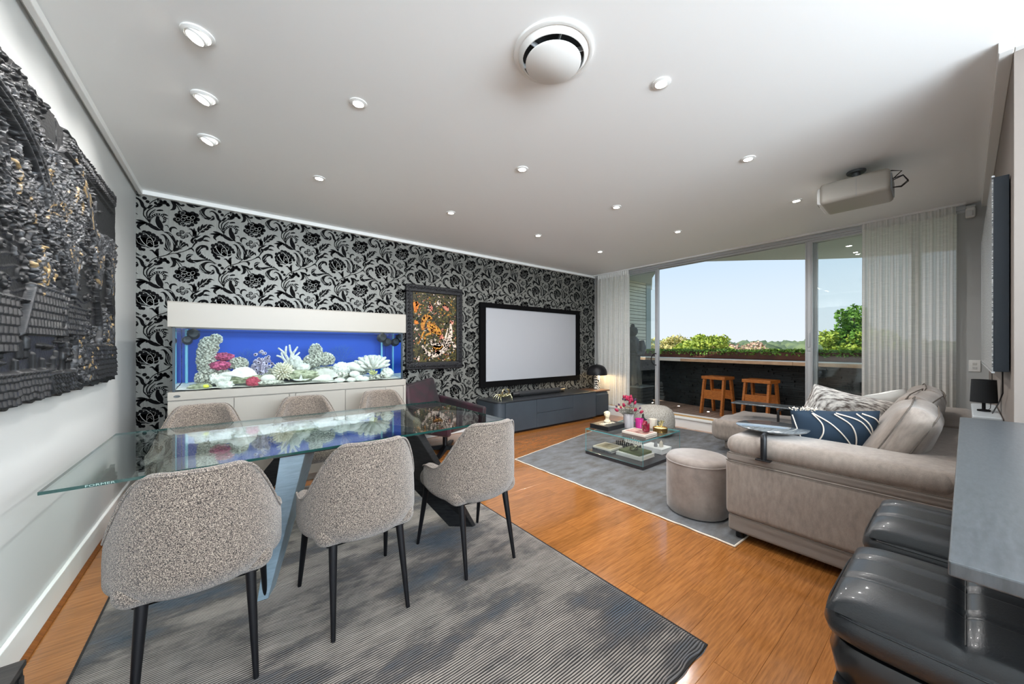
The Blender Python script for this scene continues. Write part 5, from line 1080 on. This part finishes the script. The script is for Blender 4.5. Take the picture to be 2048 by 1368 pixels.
MB().lathe([(.040,0),(.046,.004),(.049,.11),(.046,.11),(.042,.01),(0,.01)],28).build('jar',mat('cream_glass','D8CDBE',.15,coat=.4),e); MB().lathe([(0,.09),(.0445,.091)],24,cap=False).build('wax',mat('cream_wax','EFE6D6',.5),e); MB().tube([(0,0,.09),(0,0,.105)],.0012,5).build('wick',black_p,e)
m=MB(); m.lathe([(.0,0),(.028,0),(.024,.012),(.012,.02),(.012,.07),(.045,.088),(.05,.094),(.03,.10),(.014,.118),(.010,.135),(.014,.142),(.008,.156),(0,.165)],20)
o=m.build('pagoda_ornament',mat('dark_bronze','2A2B2D',.35,.6),loc=(3.91,2.41,CTZ)); tag(o,'dark bronze pagoda-topped ornament between the two candle jars','ornament')
e=thing('brass_bowl','round brass bowl with pale rim near the coffee table right corner','bowl',(3.82,2.14,CTZ))
MB().lathe([(.065,0),(.076,.004),(.079,.052),(.076,.056),(.072,.052),(.070,.012),(0,.010)],36).build('bowl_body',brass,e); MB().lathe([(0,.042),(.071,.042)],24,cap=False).build('candle_wax',mat('lit_wax','F4ECB8',.5),e)
m=MB(); g=random.Random(9)
for k in range(7): branch(m,Vector((.02,0,.03)),Vector((math.sin(-.7+k*.23),g.uniform(-.3,.3),math.cos(-.7+k*.23))).normalized(),.040,.0045,2,g,.6)
o=m.build('coral_ornament',gold,loc=(3.83,2.14,CTZ+.016)); tag(o,'pale gold branching coral ornament rising from the brass bowl','ornament')
m=MB()
for k in range(9): m.tube([(.028*math.cos(2*PI*j/16),.028*math.sin(2*PI*j/16),.006+.009*k) for j in range(17)],.0042,6)
o=m.build('coil_ornament',mat('silver_coil','B8B9B4',.25,.9),loc=(4.02,2.30,CTZ)); tag(o,'small silver ring-stacked coil ornament beside the cream candle','ornament')
# lower shelf
book((3.56,2.65,SHZ),0,.27,.27,.020,mat('grey_print_cover','77777A',.5,col2='3E3E42',scale=30),'patterned grey book on the lower shelf, under the landscape book')
book((3.553,2.655,SHZ+.0205),R(2),.25,.25,.020,mat('ivory_cover','D9D2C2',.5),'ivory book with a muddy landscape cover picture, on the lower shelf left',mat('landscape_print','8E8468',.5,col2='B8AE92',scale=10))
book((3.59,2.31,SHZ),0,.27,.32,.038,book_w,'thick white book on the lower shelf near corner, bottom of its pile')
book((3.60,2.315,SHZ+.0385),R(-3),.24,.27,.022,mat('olive_cover','5E6446',.6),'olive green book topping the near corner pile on the lower shelf',pg=mat('olive_pages','6A6E52',.7))
m=MB()
for k in range(5):
    a0=k*1.1; m.tube([(.05*math.cos(2*PI*j/18)*(1+.15*math.sin(a0)),.036*math.sin(2*PI*j/18),.010+.006*k+.010*math.sin(2*PI*j/18+a0)) for j in range(19)],.0055,7)
o=m.build('knot_ornament',mat('pewter_knot','A3A08C',.25,.85),loc=(3.60,2.33,SHZ+.062)); tag(o,'twisted pewter ring knot lying on the olive green book','ornament')
e=thing('storage_box','white lidded box on the lower shelf holding two crystals','box',(3.945,2.26,SHZ),0)
MB().bx(-.105,.105,-.13,.13,0,.04).build('box_base',white,e,smooth=0,bevel=.002); MB().bx(-.107,.107,-.132,.132,.0405,.06).build('lid',white,e,smooth=0,bevel=.002)
def crystal(loc,h,r_,mt,label):
    m=MB(); m.lathe([(r_*.9,0),(r_,h*.1),(r_*.8,h*.65),(0,h)],6); m.lathe([(r_*.5,0),(r_*.5,h*.35),(0,h*.55)],5,(r_*.9,0,0)); o=m.build('crystal',mt,smooth=0,loc=loc); tag(o,label,'crystal')
crystal((3.90,2.24,SHZ+.0605),.065,.020,mat('grey_quartz','8A8C8E',.15,coat=.5),'grey pointed crystal on the white box, left one')
crystal((3.95,2.20,SHZ+.0605),.078,.024,mat('cream_quartz','D9D0C0',.2,coat=.5),'cream blocky crystal on the white box, right one')
# chess
e=thing('chess_board','dark chess board set out on the lower shelf of the coffee table','chess board',(3.90,2.60,SHZ),0)
MB().bx(-.14,.14,-.14,.14,0,.012).build('board_base',mat('ebony_board','1E1C1C',.4),e,smooth=0,bevel=.002)
m=MB(); 
for i in range(8):
    for j in range(8):
        if (i+j)%2: m.bx(-.12+i*.03,-.09+i*.03,-.12+j*.03,-.09+j*.03,.012,.0125)
stuff(m.build('light_square',mat('pale_square','C9C2B8',.4),e,smooth=0))
MC=Matrix.Translation((3.90,2.60,SHZ+.0126)); kinds='RNBQKBNR'
pm={}
for colr,mt in (('black',mat('black_chess','18181A',.3)),('white',mat('white_chess','E2E2DE',.3))):
    for i in range(8):
        for rank in (0,1):
            kd=kinds[i] if rank==0 else 'P'; key=(kd,colr); h=dict(P=.040,R=.046,N=.052,B=.056,Q=.062,K=.068)[kd]
            if key not in pm:
                m=MB(); m.lathe([(0,0),(.0105,0),(.0105,.004),(.006,.009),(.004,h*.55),(.0075,h*.6),(.005,h*.66),(.0085 if kd in 'RQK' else .006,h*.82),(.004 if kd!='R' else .008,h*.95),(0,h)],10)
                if kd=='K': m.bx(-.0012,.0012,-.004,.004,h-.001,h+.004)
                if kd=='N': m.tube([(0,0,h*.6),(0,.003,h*.8),(0,-.007,h*.82)],[.006,.006,.003],6)
                o=m.build('chess_piece',mt); pm[key]=o.data
            else: o=bpy.data.objects.new('chess_piece',pm[key]); C.objects.link(o)
            yy=(-.105+.03*rank) if colr=='black' else (.105-.03*rank)
            # black rank runs along the near-left side
            p=MC@Vector((yy,-.105+.03*i,0)); o.location=p
            nm={'P':'pawn','R':'rook','N':'knight','B':'bishop','Q':'queen','K':'king'}[kd]
            tag(o,'small %s chess %s on the dark board on the lower shelf'%(colr,nm),'chess piece',('%s chess %ss'%(colr,nm)) if nm not in('queen','king') else None)
# poufs
e=thing('velvet_pouf','taupe velvet cylinder pouf on the rug edge beside the sofa arm','pouf',(2.845,1.287,.0105))
MB().lathe([(0,.005),(.205,.005),(.218,.02),(.222,.10),(.222,.36),(.220,.385)],56,cap=False).build('pouf_body',pouf_m,e)
MB().lathe([(.220,.386),(.219,.402),(.205,.42),(.16,.432),(.08,.438),(0,.44)],56,cap=False).build('pouf_top',pouf_m,e); MB().tube([(.222*math.cos(2*PI*j/60),.222*math.sin(2*PI*j/60),.386) for j in range(61)],.0045,6).build('piping',pouf_m,e)
MB().lathe([(.0,0),(.20,0),(.20,.008),(0,.008)],40).build('base_ring',black_p,e)
e=tag(MB().lathe([(0,.0),(.20,.0),(.25,.03),(.275,.10),(.28,.2),(.27,.29),(.24,.36),(.18,.40),(.1,.415),(0,.42)],56).build('boucle_pouf',boucle,loc=(4.83,2.80,.0105)),'domed cream boucle pouf behind the coffee table near the glass door','pouf')

# ================= SOFA =================
e=thing('corner_sofa','large taupe chenille corner sofa with a wide armrest nearest us and a far chaise','sofa',(0,0,0))
sx0=2.60
def piece(nm,x0,x1,y0,y1,z0,z1,r,puff=None,mt=sofa_m,n=10,wob=0,parent=None):
    m=MB().rbox(((x0+x1)/2,(y0+y1)/2,(z0+z1)/2),(x1-x0,y1-y0,z1-z0),r,seg=4,puff=puff,n=n,wob=wob); return m.build(nm,mt,parent or e,smooth=180)
# armrest: base band, panel, ledge, roll
piece('base_band',sx0+.012,sx0+.34,-.02,.985,.055,.165,.02,mt=sofa_base)
piece('armrest_panel',sx0,sx0+.36,-.03,1.0,.16,.53,.035,wob=.003)
piece('armrest_band',sx0+.006,sx0+.355,-.03,.995,.515,.575,.022,mt=sofa_base)
piece('armrest_top',sx0-.004,sx0+.37,.0,1.0,.555,.685,.062,puff=(2,.012),wob=.003)
for z,yy in ((.166,.97),(.518,.985),(.572,.98)): MB().tube([(sx0-.001,-.02,z),(sx0-.0025,.5,z),(sx0-.001,yy-.02,z),(sx0+.02,yy+.012,z)],.0028,6).build('seam',mat('seam_dark','5E564F',.9) if 'seam_dark' not in bpy.data.materials else bpy.data.materials['seam_dark'],e)
# back ledge
piece('back_base',sx0+.3,5.52,-.03,.26,.06,.56,.03,mt=sofa_base)
piece('back_ledge',sx0+.005,4.15,-.05,.255,.545,.685,.05,puff=(2,.01),wob=.003)
piece('back_ledge',4.16,5.54,-.05,.255,.545,.685,.05,puff=(2,.01),wob=.003)
# seats and chaise
piece('seat_base',sx0+.36,4.56,.25,.97,.06,.22,.03,mt=sofa_base)
piece('seat_cushion',sx0+.375,3.76,.24,1.02,.215,.425,.06,puff=(2,.03),wob=.008)
piece('seat_cushion',3.77,4.56,.24,1.02,.215,.425,.06,puff=(2,.03),wob=.008)
piece('chaise_base',4.66,5.45,.24,1.80,.05,.17,.03,mt=sofa_base)
piece('chaise_cushion',4.58,5.54,.24,1.92,.165,.40,.065,puff=(2,.05),wob=.016,n=18)
for x,y in ((2.67,.93),(2.67,.05),(5.4,1.7),(4.75,1.7),(5.4,.1)): MB().lathe([(.022,.0),(.026,.01),(.024,.06),(0,.06)],14,(x,y,.0),M=None).build('foot',black_p,e)
# back cushions
bc=[(3.24,.255,.68,-26,2),(3.93,.27,.72,-24,-3),(4.62,.28,.66,-28,4)]
for x,y,w,tl,rz in bc:
    m=MB().rbox((0,0,0),(w,.17,.50),.075,seg=4,puff=(1,.045),n=12,wob=.012)
    o=m.build('back_cushion',sofa_m,e,smooth=180); o.location=(x,y,.70); o.rotation_euler=(R(-tl)*1.0,0,R(rz))
    q=[(-w/2+.02,.0,-.25+.03),(-w/2-.002,.0,0),(-w/2+.02,.0,.22),(-w/2+.08,.0,.248),(0,.0,.252),(w/2-.08,.0,.248),(w/2-.02,.0,.22),(w/2+.002,0,0),(w/2-.02,0,-.22)]
    for dy in (-.055,.055):
        MB().tube([(a,dy*(1.0),c) for a,b_,c in q],.004,6).build('piping',bpy.data.materials['seam_dark'],o)
# scatter cushions
def pillow(nm,w,h,t,mt,n=22,corner=.06):
    m=MB(); 
    for s in (-1,1):
        def fn(u,v,s=s):
            x=(u*2-1);z=(v*2-1); k=(max(0,1-abs(x)**2.6)*max(0,1-abs(z)**2.6))**.42
            px=x*w/2*(1-corner*(1-abs(z))**1.0*abs(x)**3); pz=z*h/2*(1-corner*(1-abs(x))*abs(z)**3)
            return (px,s*(t/2*k+.0008)+.006*noise.noise(Vector((x*2.2,z*2.2,s)))*k,pz)
        m.grid(fn,n,n)
        if s<0: 
            cnt=n*n; m.f[-cnt:]=[q for q in m.f[-cnt:]]
    return m
e1=thing('navy_cushion','navy blue scatter cushion with looping cream cords on the sofa','cushion',(3.06,.555,.66),0)
o=pillow('x',.50,.44,.15,navyfab).build('cushion_body',navyfab,e1,smooth=180)
def surf(x,z,s=-1,w=.50,h=.44,t=.15):
    X,Z=x*2-1,z*2-1; k=(max(0,1-abs(X)**2.6)*max(0,1-abs(Z)**2.6))**.42
    return (X*w/2,s*(t/2*k+.003)+.006*noise.noise(Vector((X*2.2,Z*2.2,s)))*k,Z*h/2)
for P_ in ([(.02,.92),(.10,.62),(.22,.30),(.30,.02)],[(.25,.97),(.36,.82),(.33,.62),(.14,.36),(-.0,.27)],[(.26,.97),(.48,.82),(.66,.55),(.72,.28),(.70,.02)],[(.50,.97),(.68,.82),(.72,.55),(.62,.25),(.50,.02)],[(.52,.98),(.78,.88),(.92,.62),(.97,.42)],[(.74,.98),(.86,.86),(.90,.70),(.84,.45),(.78,.36)],[(.80,.98),(.93,.92),(.99,.82)]):
    q=cr_spline([(a,b_,0) for a,b_ in P_],7); MB().tube([surf(min(max(a,.0),1),min(max(b_,.0),1)) for a,b_,_ in q],.0042,6).build('cord_loop',cord_m,e1)
g=random.Random(3); m=MB()
for k in range(70): x=.0+g.uniform(0,.34); z=.975+g.uniform(0,.03); p=Vector(((x-.5)*.50,g.uniform(-.012,.012),(z-.5)*.44)); m.tube([p,p+Vector((g.uniform(-.012,.012),g.uniform(-.02,.02),g.uniform(-.006,.01)))],.003,4)
stuff(m.build('cord_fringe',cord_m,e1))
e1.rotation_euler=(R(16),R(-3),R(-70)); e1.scale=(.86,1,1); e1.location=(3.05,.53,.665); 
m=pillow('x',.52,.50,.15,stripefab); o=m.build('striped_cushion',stripefab,smooth=180,loc=(3.78,.62,.70),rot=(R(24),R(14),R(-58))); tag(o,'grey and cream striped woven cushion, tallest one behind the navy cushion','cushion')
m=pillow('x',.46,.34,.13,stripefab); o=m.build('striped_cushion',stripefab,smooth=180,loc=(3.44,.56,.62),rot=(R(20),R(-10),R(-60))); tag(o,'lower striped woven cushion between the navy cushion and the taller striped one','cushion')
m=pillow('x',.46,.44,.14,whitefab); o=m.build('white_cushion',whitefab,smooth=180,loc=(4.12,.45,.71),rot=(R(20),R(-6),R(-25))); tag(o,'plain white cushion beside the striped cushions','cushion')
# trays
tray_t=mat('sheen_lightened_oak','73797D',.15,col2='54595C',scale=7,stretch=(1,9,1),coat=.9)  # black oak greyed so its colour carries the sky reflection on the tops
e1=thing('round_sofa_tray','round black swivel tray table standing over the sofa armrest','tray table',(2.60,.80,0))
MB().lathe([(0,.722),(.180,.722),(.200,.731),(.202,.736),(.198,.739),(0,.739)],64,(.262,.01,0)).build('tray_top',tray_t,e1,smooth=50)
MB().tube([(-.022,-.03,.575),(-.022,-.03,.70),(-.014,-.028,.714),(.02,-.02,.718),(.262,.01,.718)],[.017,.017,.017,.014,.012],14).build('stem',black_m,e1)
MB().bx(-.045,.0,-.07,.01,.570,.578).build('base_plate',black_m,e1,smooth=0,bevel=.003)
e1=thing('long_sofa_tray','long narrow black tray table standing over the chaise','tray table',(4.82,1.36,0),R(2))
MB().bx(-.125,.125,-.375,.375,.602,.617).build('tray_top',tray_t,e1,smooth=0,bevel=.004)
MB().tube([(-.262,-.12,.178),(-.262,-.12,.585),(-.25,-.12,.594),(.0,-.12,.596)],.012,12).build('stem',black_m,e1)

# wall shelf and lamp behind the sofa
e1=thing('slim_console','slim pale grey console shelf standing behind the sofa against the wall','console',(0,0,0))
MB().rbox((3.95,-.080,.842),(.80,.112,.022),.008,seg=2).build('console_top',mat('pale_console','B9C0C4',.3),e1,smooth=60)
for x in (3.60,4.30): MB().bx(x-.01,x+.01,-.122,-.062,.001,.83).build('leg',black_m,e1,smooth=0)
e1=thing('black_table_lamp','small black table lamp with drum shade on the console behind the sofa','table lamp',(3.86,-.073,.8535))
MB().lathe([(0,0),(.042,0),(.042,.01),(.012,.014),(.012,.075),(0,.075)],24).build('lamp_base',black_m,e1)
MB().lathe([(.086,.058),(.078,.205),(.075,.205),(.083,.058)],36,cap=False).build('lamp_shade',mat('black_shade','101316',.8),e1); e1.scale=(.66,.66,1)
MB().tube([(.05,-.05,.25),(.045,-.05,.17),(.03,-.045,.09),(.03,-.04,.02),(.1,-.03,.004)],.0025,6).build('lamp_cord',black_p,e1)
# wall mounted panel
e1=thing('wall_art_panel','deep rectangular wall panel with dark blue side and speckled face by the right edge','wall art',(0,0,0))
MB().bx(3.07,4.98,YR+.004,-.088,1.145,2.14).build('panel_body',mat('midnight_blue_side','14222F',.4),e1,smooth=0,bevel=.002)
MB().bx(3.075,4.975,-.0875,-.083,1.15,2.135).build('panel_face',mat('speckled_panel','D8DADA',.35,col2='4A4E52',scale=60,stretch=(1,1,3),contrast=(.4,.6),coat=.5),e1,smooth=0)
m=MB(); m.bx(3.066,4.984,-.092,-.082,1.137,1.146).bx(3.066,4.984,-.092,-.082,2.14,2.148).bx(4.976,4.986,-.092,-.082,1.146,2.14); m.build('panel_trim',alu,e1,smooth=0)
MB().tube([(3.2,-.12,1.145),(3.3,-.125,1.02),(3.5,-.12,.95),(3.62,-.10,.87)],.003,6).build('power_cord',black_p,e1)
# switch + sensor
e1=thing('double_switch_plate','white double switch and socket plate on the grey wall by the curtain','switch',(XW,-.055,1.085))
MB().rbox((-.004,0,0),(.012,.074,.115),.004,seg=2,n=2).build('face_plate',white,e1,smooth=60)
for z in (-.02,.02): MB().bx(-.0135,-.0101,-.014,.014,z-.011,z+.011).build('switch_rocker',mat('switch_grey','C9C9C6',.4) if 'switch_grey' not in bpy.data.materials else bpy.data.materials['switch_grey'],e1,smooth=0,bevel=.001)
e1=thing('motion_sensor','small white motion sensor high in the corner above the curtain','sensor',(XW-.03,-.03,2.60))
MB().bx(.0,.03,-.03,.03,.06,.078).build('bracket',white,e1,smooth=0); MB().tube([(.01,0,.065),(-.01,.0,.04)],.008,8).build('ball_joint',white,e1)
MB().rbox((-.03,.0,0),(.055,.065,.10),.016,n=3).build('sensor_body',white,e1,smooth=180); MB().rbox((-.052,.005,-.01),(.022,.045,.06),.01,n=3).build('sensor_lens',mat('sensor_lens_white','DADDDD',.3),e1,smooth=180)
# projector
e1=thing('ceiling_projector','white ceiling-mounted projector with dangling black cables near the glass doors','projector',(3.99,.55,2.52),R(2))
MB().rbox((0,0,0),(.38,.40,.165),.028,seg=3,n=4).build('projector_body',gloss_w,e1,smooth=60,bevel=0)
MB().rbox((0,.19,-.005),(.33,.06,.14),.02,n=3).build('lens_end',white,e1,smooth=60); MB().lathe([(.0,0),(.045,0),(.048,.012),(.036,.02),(0,.016)],28,M=Matrix.Translation((0,.218,0))@Matrix.Rotation(-PI/2,4,'X')).build('lens_barrel',black_p,e1)
MB().bx(-.14,.14,-.206,-.198,-.06,.05).build('connector_panel',mat('projector_grey','8A9092',.5),e1,smooth=0)
MB().bx(-.191,-.189,-.02,-.018,-.08,.06).build('panel_seam',bpy.data.materials['projector_grey'],e1,smooth=0)
MB().lathe([(.055,.160),(.06,.168),(.06,.178),(0,.178)],28).lathe([(.028,.08),(.028,.165)],18).lathe([(.07,.082),(.075,.09),(.05,.10),(0,.10)],28).build('ceiling_mount',mat('mount_grey','55585A',.5,.4),e1)
for k in range(3): MB().tube([(-.08+.04*k,-.2,.02),(-.08+.04*k,-.26,.03+.01*k),(-.06+.03*k,-.285,-.01),(-.05+.02*k,-.25,-.04),(-.03,-.205,-.03)] if k<2 else [(0,-.2,.04),(.0,-.25,.09),(0,-.2,.11),(0,-.02,.13)],.004,7).build('cable',black_p,e1)

# ================= COUNTER AND STOOLS =================
e1=thing('stone_worktop','long grey stone breakfast bar worktop at the right edge','worktop',(0,0,0))
MB().bx(.925,XP-.002,-1.35,.018,.895,.92).build('stone_slab',[stone_c],e1,smooth=0,bevel=.003)
MB().bx(1.02,XP-.01,-1.29,-.33,.84,.8945).build('shadow_rail',black_p,e1,smooth=0)
e1=tag(MB().bx(1.0,XP-.01,-1.3,-.42,.001,.839).build('bar_cabinet',black_m,smooth=0,bevel=.004),'black cabinet body under the stone worktop','cabinet')
def leather_stool(loc,label):
    e=thing('leather_bar_stool',label,'stool',loc,0,'black leather stools at the stone worktop')
    w,d=.40,.44
    # channelled cushion
    def fn(u,v):
        x=(u-.5)*w; y=(.5-v)*d; X=abs(u*2-1);Yv=abs(v*2-1)
        ed=(max(0,1-X**5)*max(0,1-Yv**5))**.35
        s1=abs(((u*3)%1)-.5)*2; s1=1-max(0,(s1-.70)/.30)**1.3*(0 if (u<.12 or u>.88) else 1)
        s2=1-max(0,1-abs(v-.5)/.05)**1.3
        z=.045+.060*ed-.014*(1-s1)*ed-.011*(1-s2)*ed
        return (x*(1+.0*ed),y,z)
    m=MB(); m.grid(fn,60,44); sc_=m.build('seat_cushion',leather,e,smooth=180); sc_.location=(0,0,.565)
    def side(k,z,off): 
        n=60; a=2*PI*k/n; c,s=math.cos(a),math.sin(a); ex=.28; return ((w/2+off)*math.copysign(abs(c)**ex,c),(d/2+off)*math.copysign(abs(s)**ex,s),z)
    m=MB(); v=[];f=[]; prof=[(.046,-.001),(.03,.010),(.005,.014),(-.015,.008),(-.03,-.012),(-.035,-.06)]
    for z,off in prof: v+=[side(k,z,off) for k in range(60)]
    f=[(i*60+(j+1)%60,i*60+j,(i+1)*60+j,(i+1)*60+(j+1)%60) for i in range(len(prof)-1) for j in range(60)]; m.add(v,f); m.build('cushion_side',leather,sc_,smooth=180)
    seam=bpy.data.materials.get('stitch_dark') or mat('stitch_dark','08090A',.6)
    for z,off in ((.04,.006),): MB().tube([side(k,z,off) for k in range(61)],.0022,5).build('piping',leather,sc_)
    for u in (1/3,2/3): MB().tube([tuple(a+b_ for a,b_ in zip(fn(u,j/20),(0,0,.0008))) for j in range(1,20)],.0016,5).build('stitch_line',seam,sc_)
    MB().tube([tuple(a+b_ for a,b_ in zip(fn(j/20,.5),(0,0,.0008))) for j in range(1,20)],.0016,5).build('stitch_line',seam,sc_)
    # moulded shell
    shell=bpy.data.materials.get('black_shell') or mat('black_shell','101113',.3,coat=.3)
    m=MB(); v=[]; prof=[(.53,-.008),(.50,.004),(.44,-.006),(.40,-.03)]
    for z,off in prof: v+=[side(k,z,off) for k in range(60)]
    f=[(i*60+(j+1)%60,i*60+j,(i+1)*60+j,(i+1)*60+(j+1)%60) for i in range(3) for j in range(60)]+[tuple(range(60)),tuple(range(180,240))[::-1]]; m.add(v,f); m.build('seat_shell',shell,e,smooth=60)
    for s in (-1,1):
        arch=[(-.21,0),(-.15,0),(-.145,.20)]+[(-.145+.145*(1-math.cos(R(180*k/10))),.20+.15*math.sin(R(180*k/10))) for k in range(1,10)]+[(.145,.20),(.15,0),(.21,0),(.205,.44),(-.205,.44)]
        v=[(p[0],s*(.205+.02*(1-p[1]/.44)),p[1]) for p in arch]+[(p[0],s*(.178+.02*(1-p[1]/.44)),p[1]) for p in arch]; n=len(arch)
        mm=MB(); mm.add(v,[(i,(i+1)%n,n+(i+1)%n,n+i) for i in range(n)]); 
        # triangulate arch faces by strips
        L=[i for i in range(0,n)]
        left=arch
        mm.add(v,[tuple(range(n)),tuple(range(n,2*n))[::-1]]); o=mm.build('leg_frame',shell,e,smooth=0)
    for s in (-1,1):
        MB().bx(s*.19-.012,s*.19+.012,-.19,.19,.16,.19).build('footrest',shell,e,smooth=0,bevel=.005)
    return e
s=leather_stool((1.385,.0,0),'black channelled leather stool nearest us, tucked under the stone worktop')
dup(s,(1.945,.0,0),0,'black channelled leather stool farther along, tucked under the stone worktop')
# black low cabinet at the lower left corner
e1=thing('black_sideboard','corner of a low black wood-grain unit at the lower left','cabinet',(0,0,0))
bw=mat('black_ash','3A3633',.35,col2='1E1C1B',scale=10,stretch=(1,12,1))
MB().bx(XL+.04,-.448,.9,1.62,.385,.402).build('top_board',bw,e1,smooth=0,bevel=.002)
MB().bx(XL+.045,-.452,.905,1.612,.001,.384).build('carcass',black_p,e1,smooth=0)
for k in range(18): MB().bx(-.4515,-.446,.92+k*.039,.935+k*.039,.03,.37).build('rib',bw,e1,smooth=0)
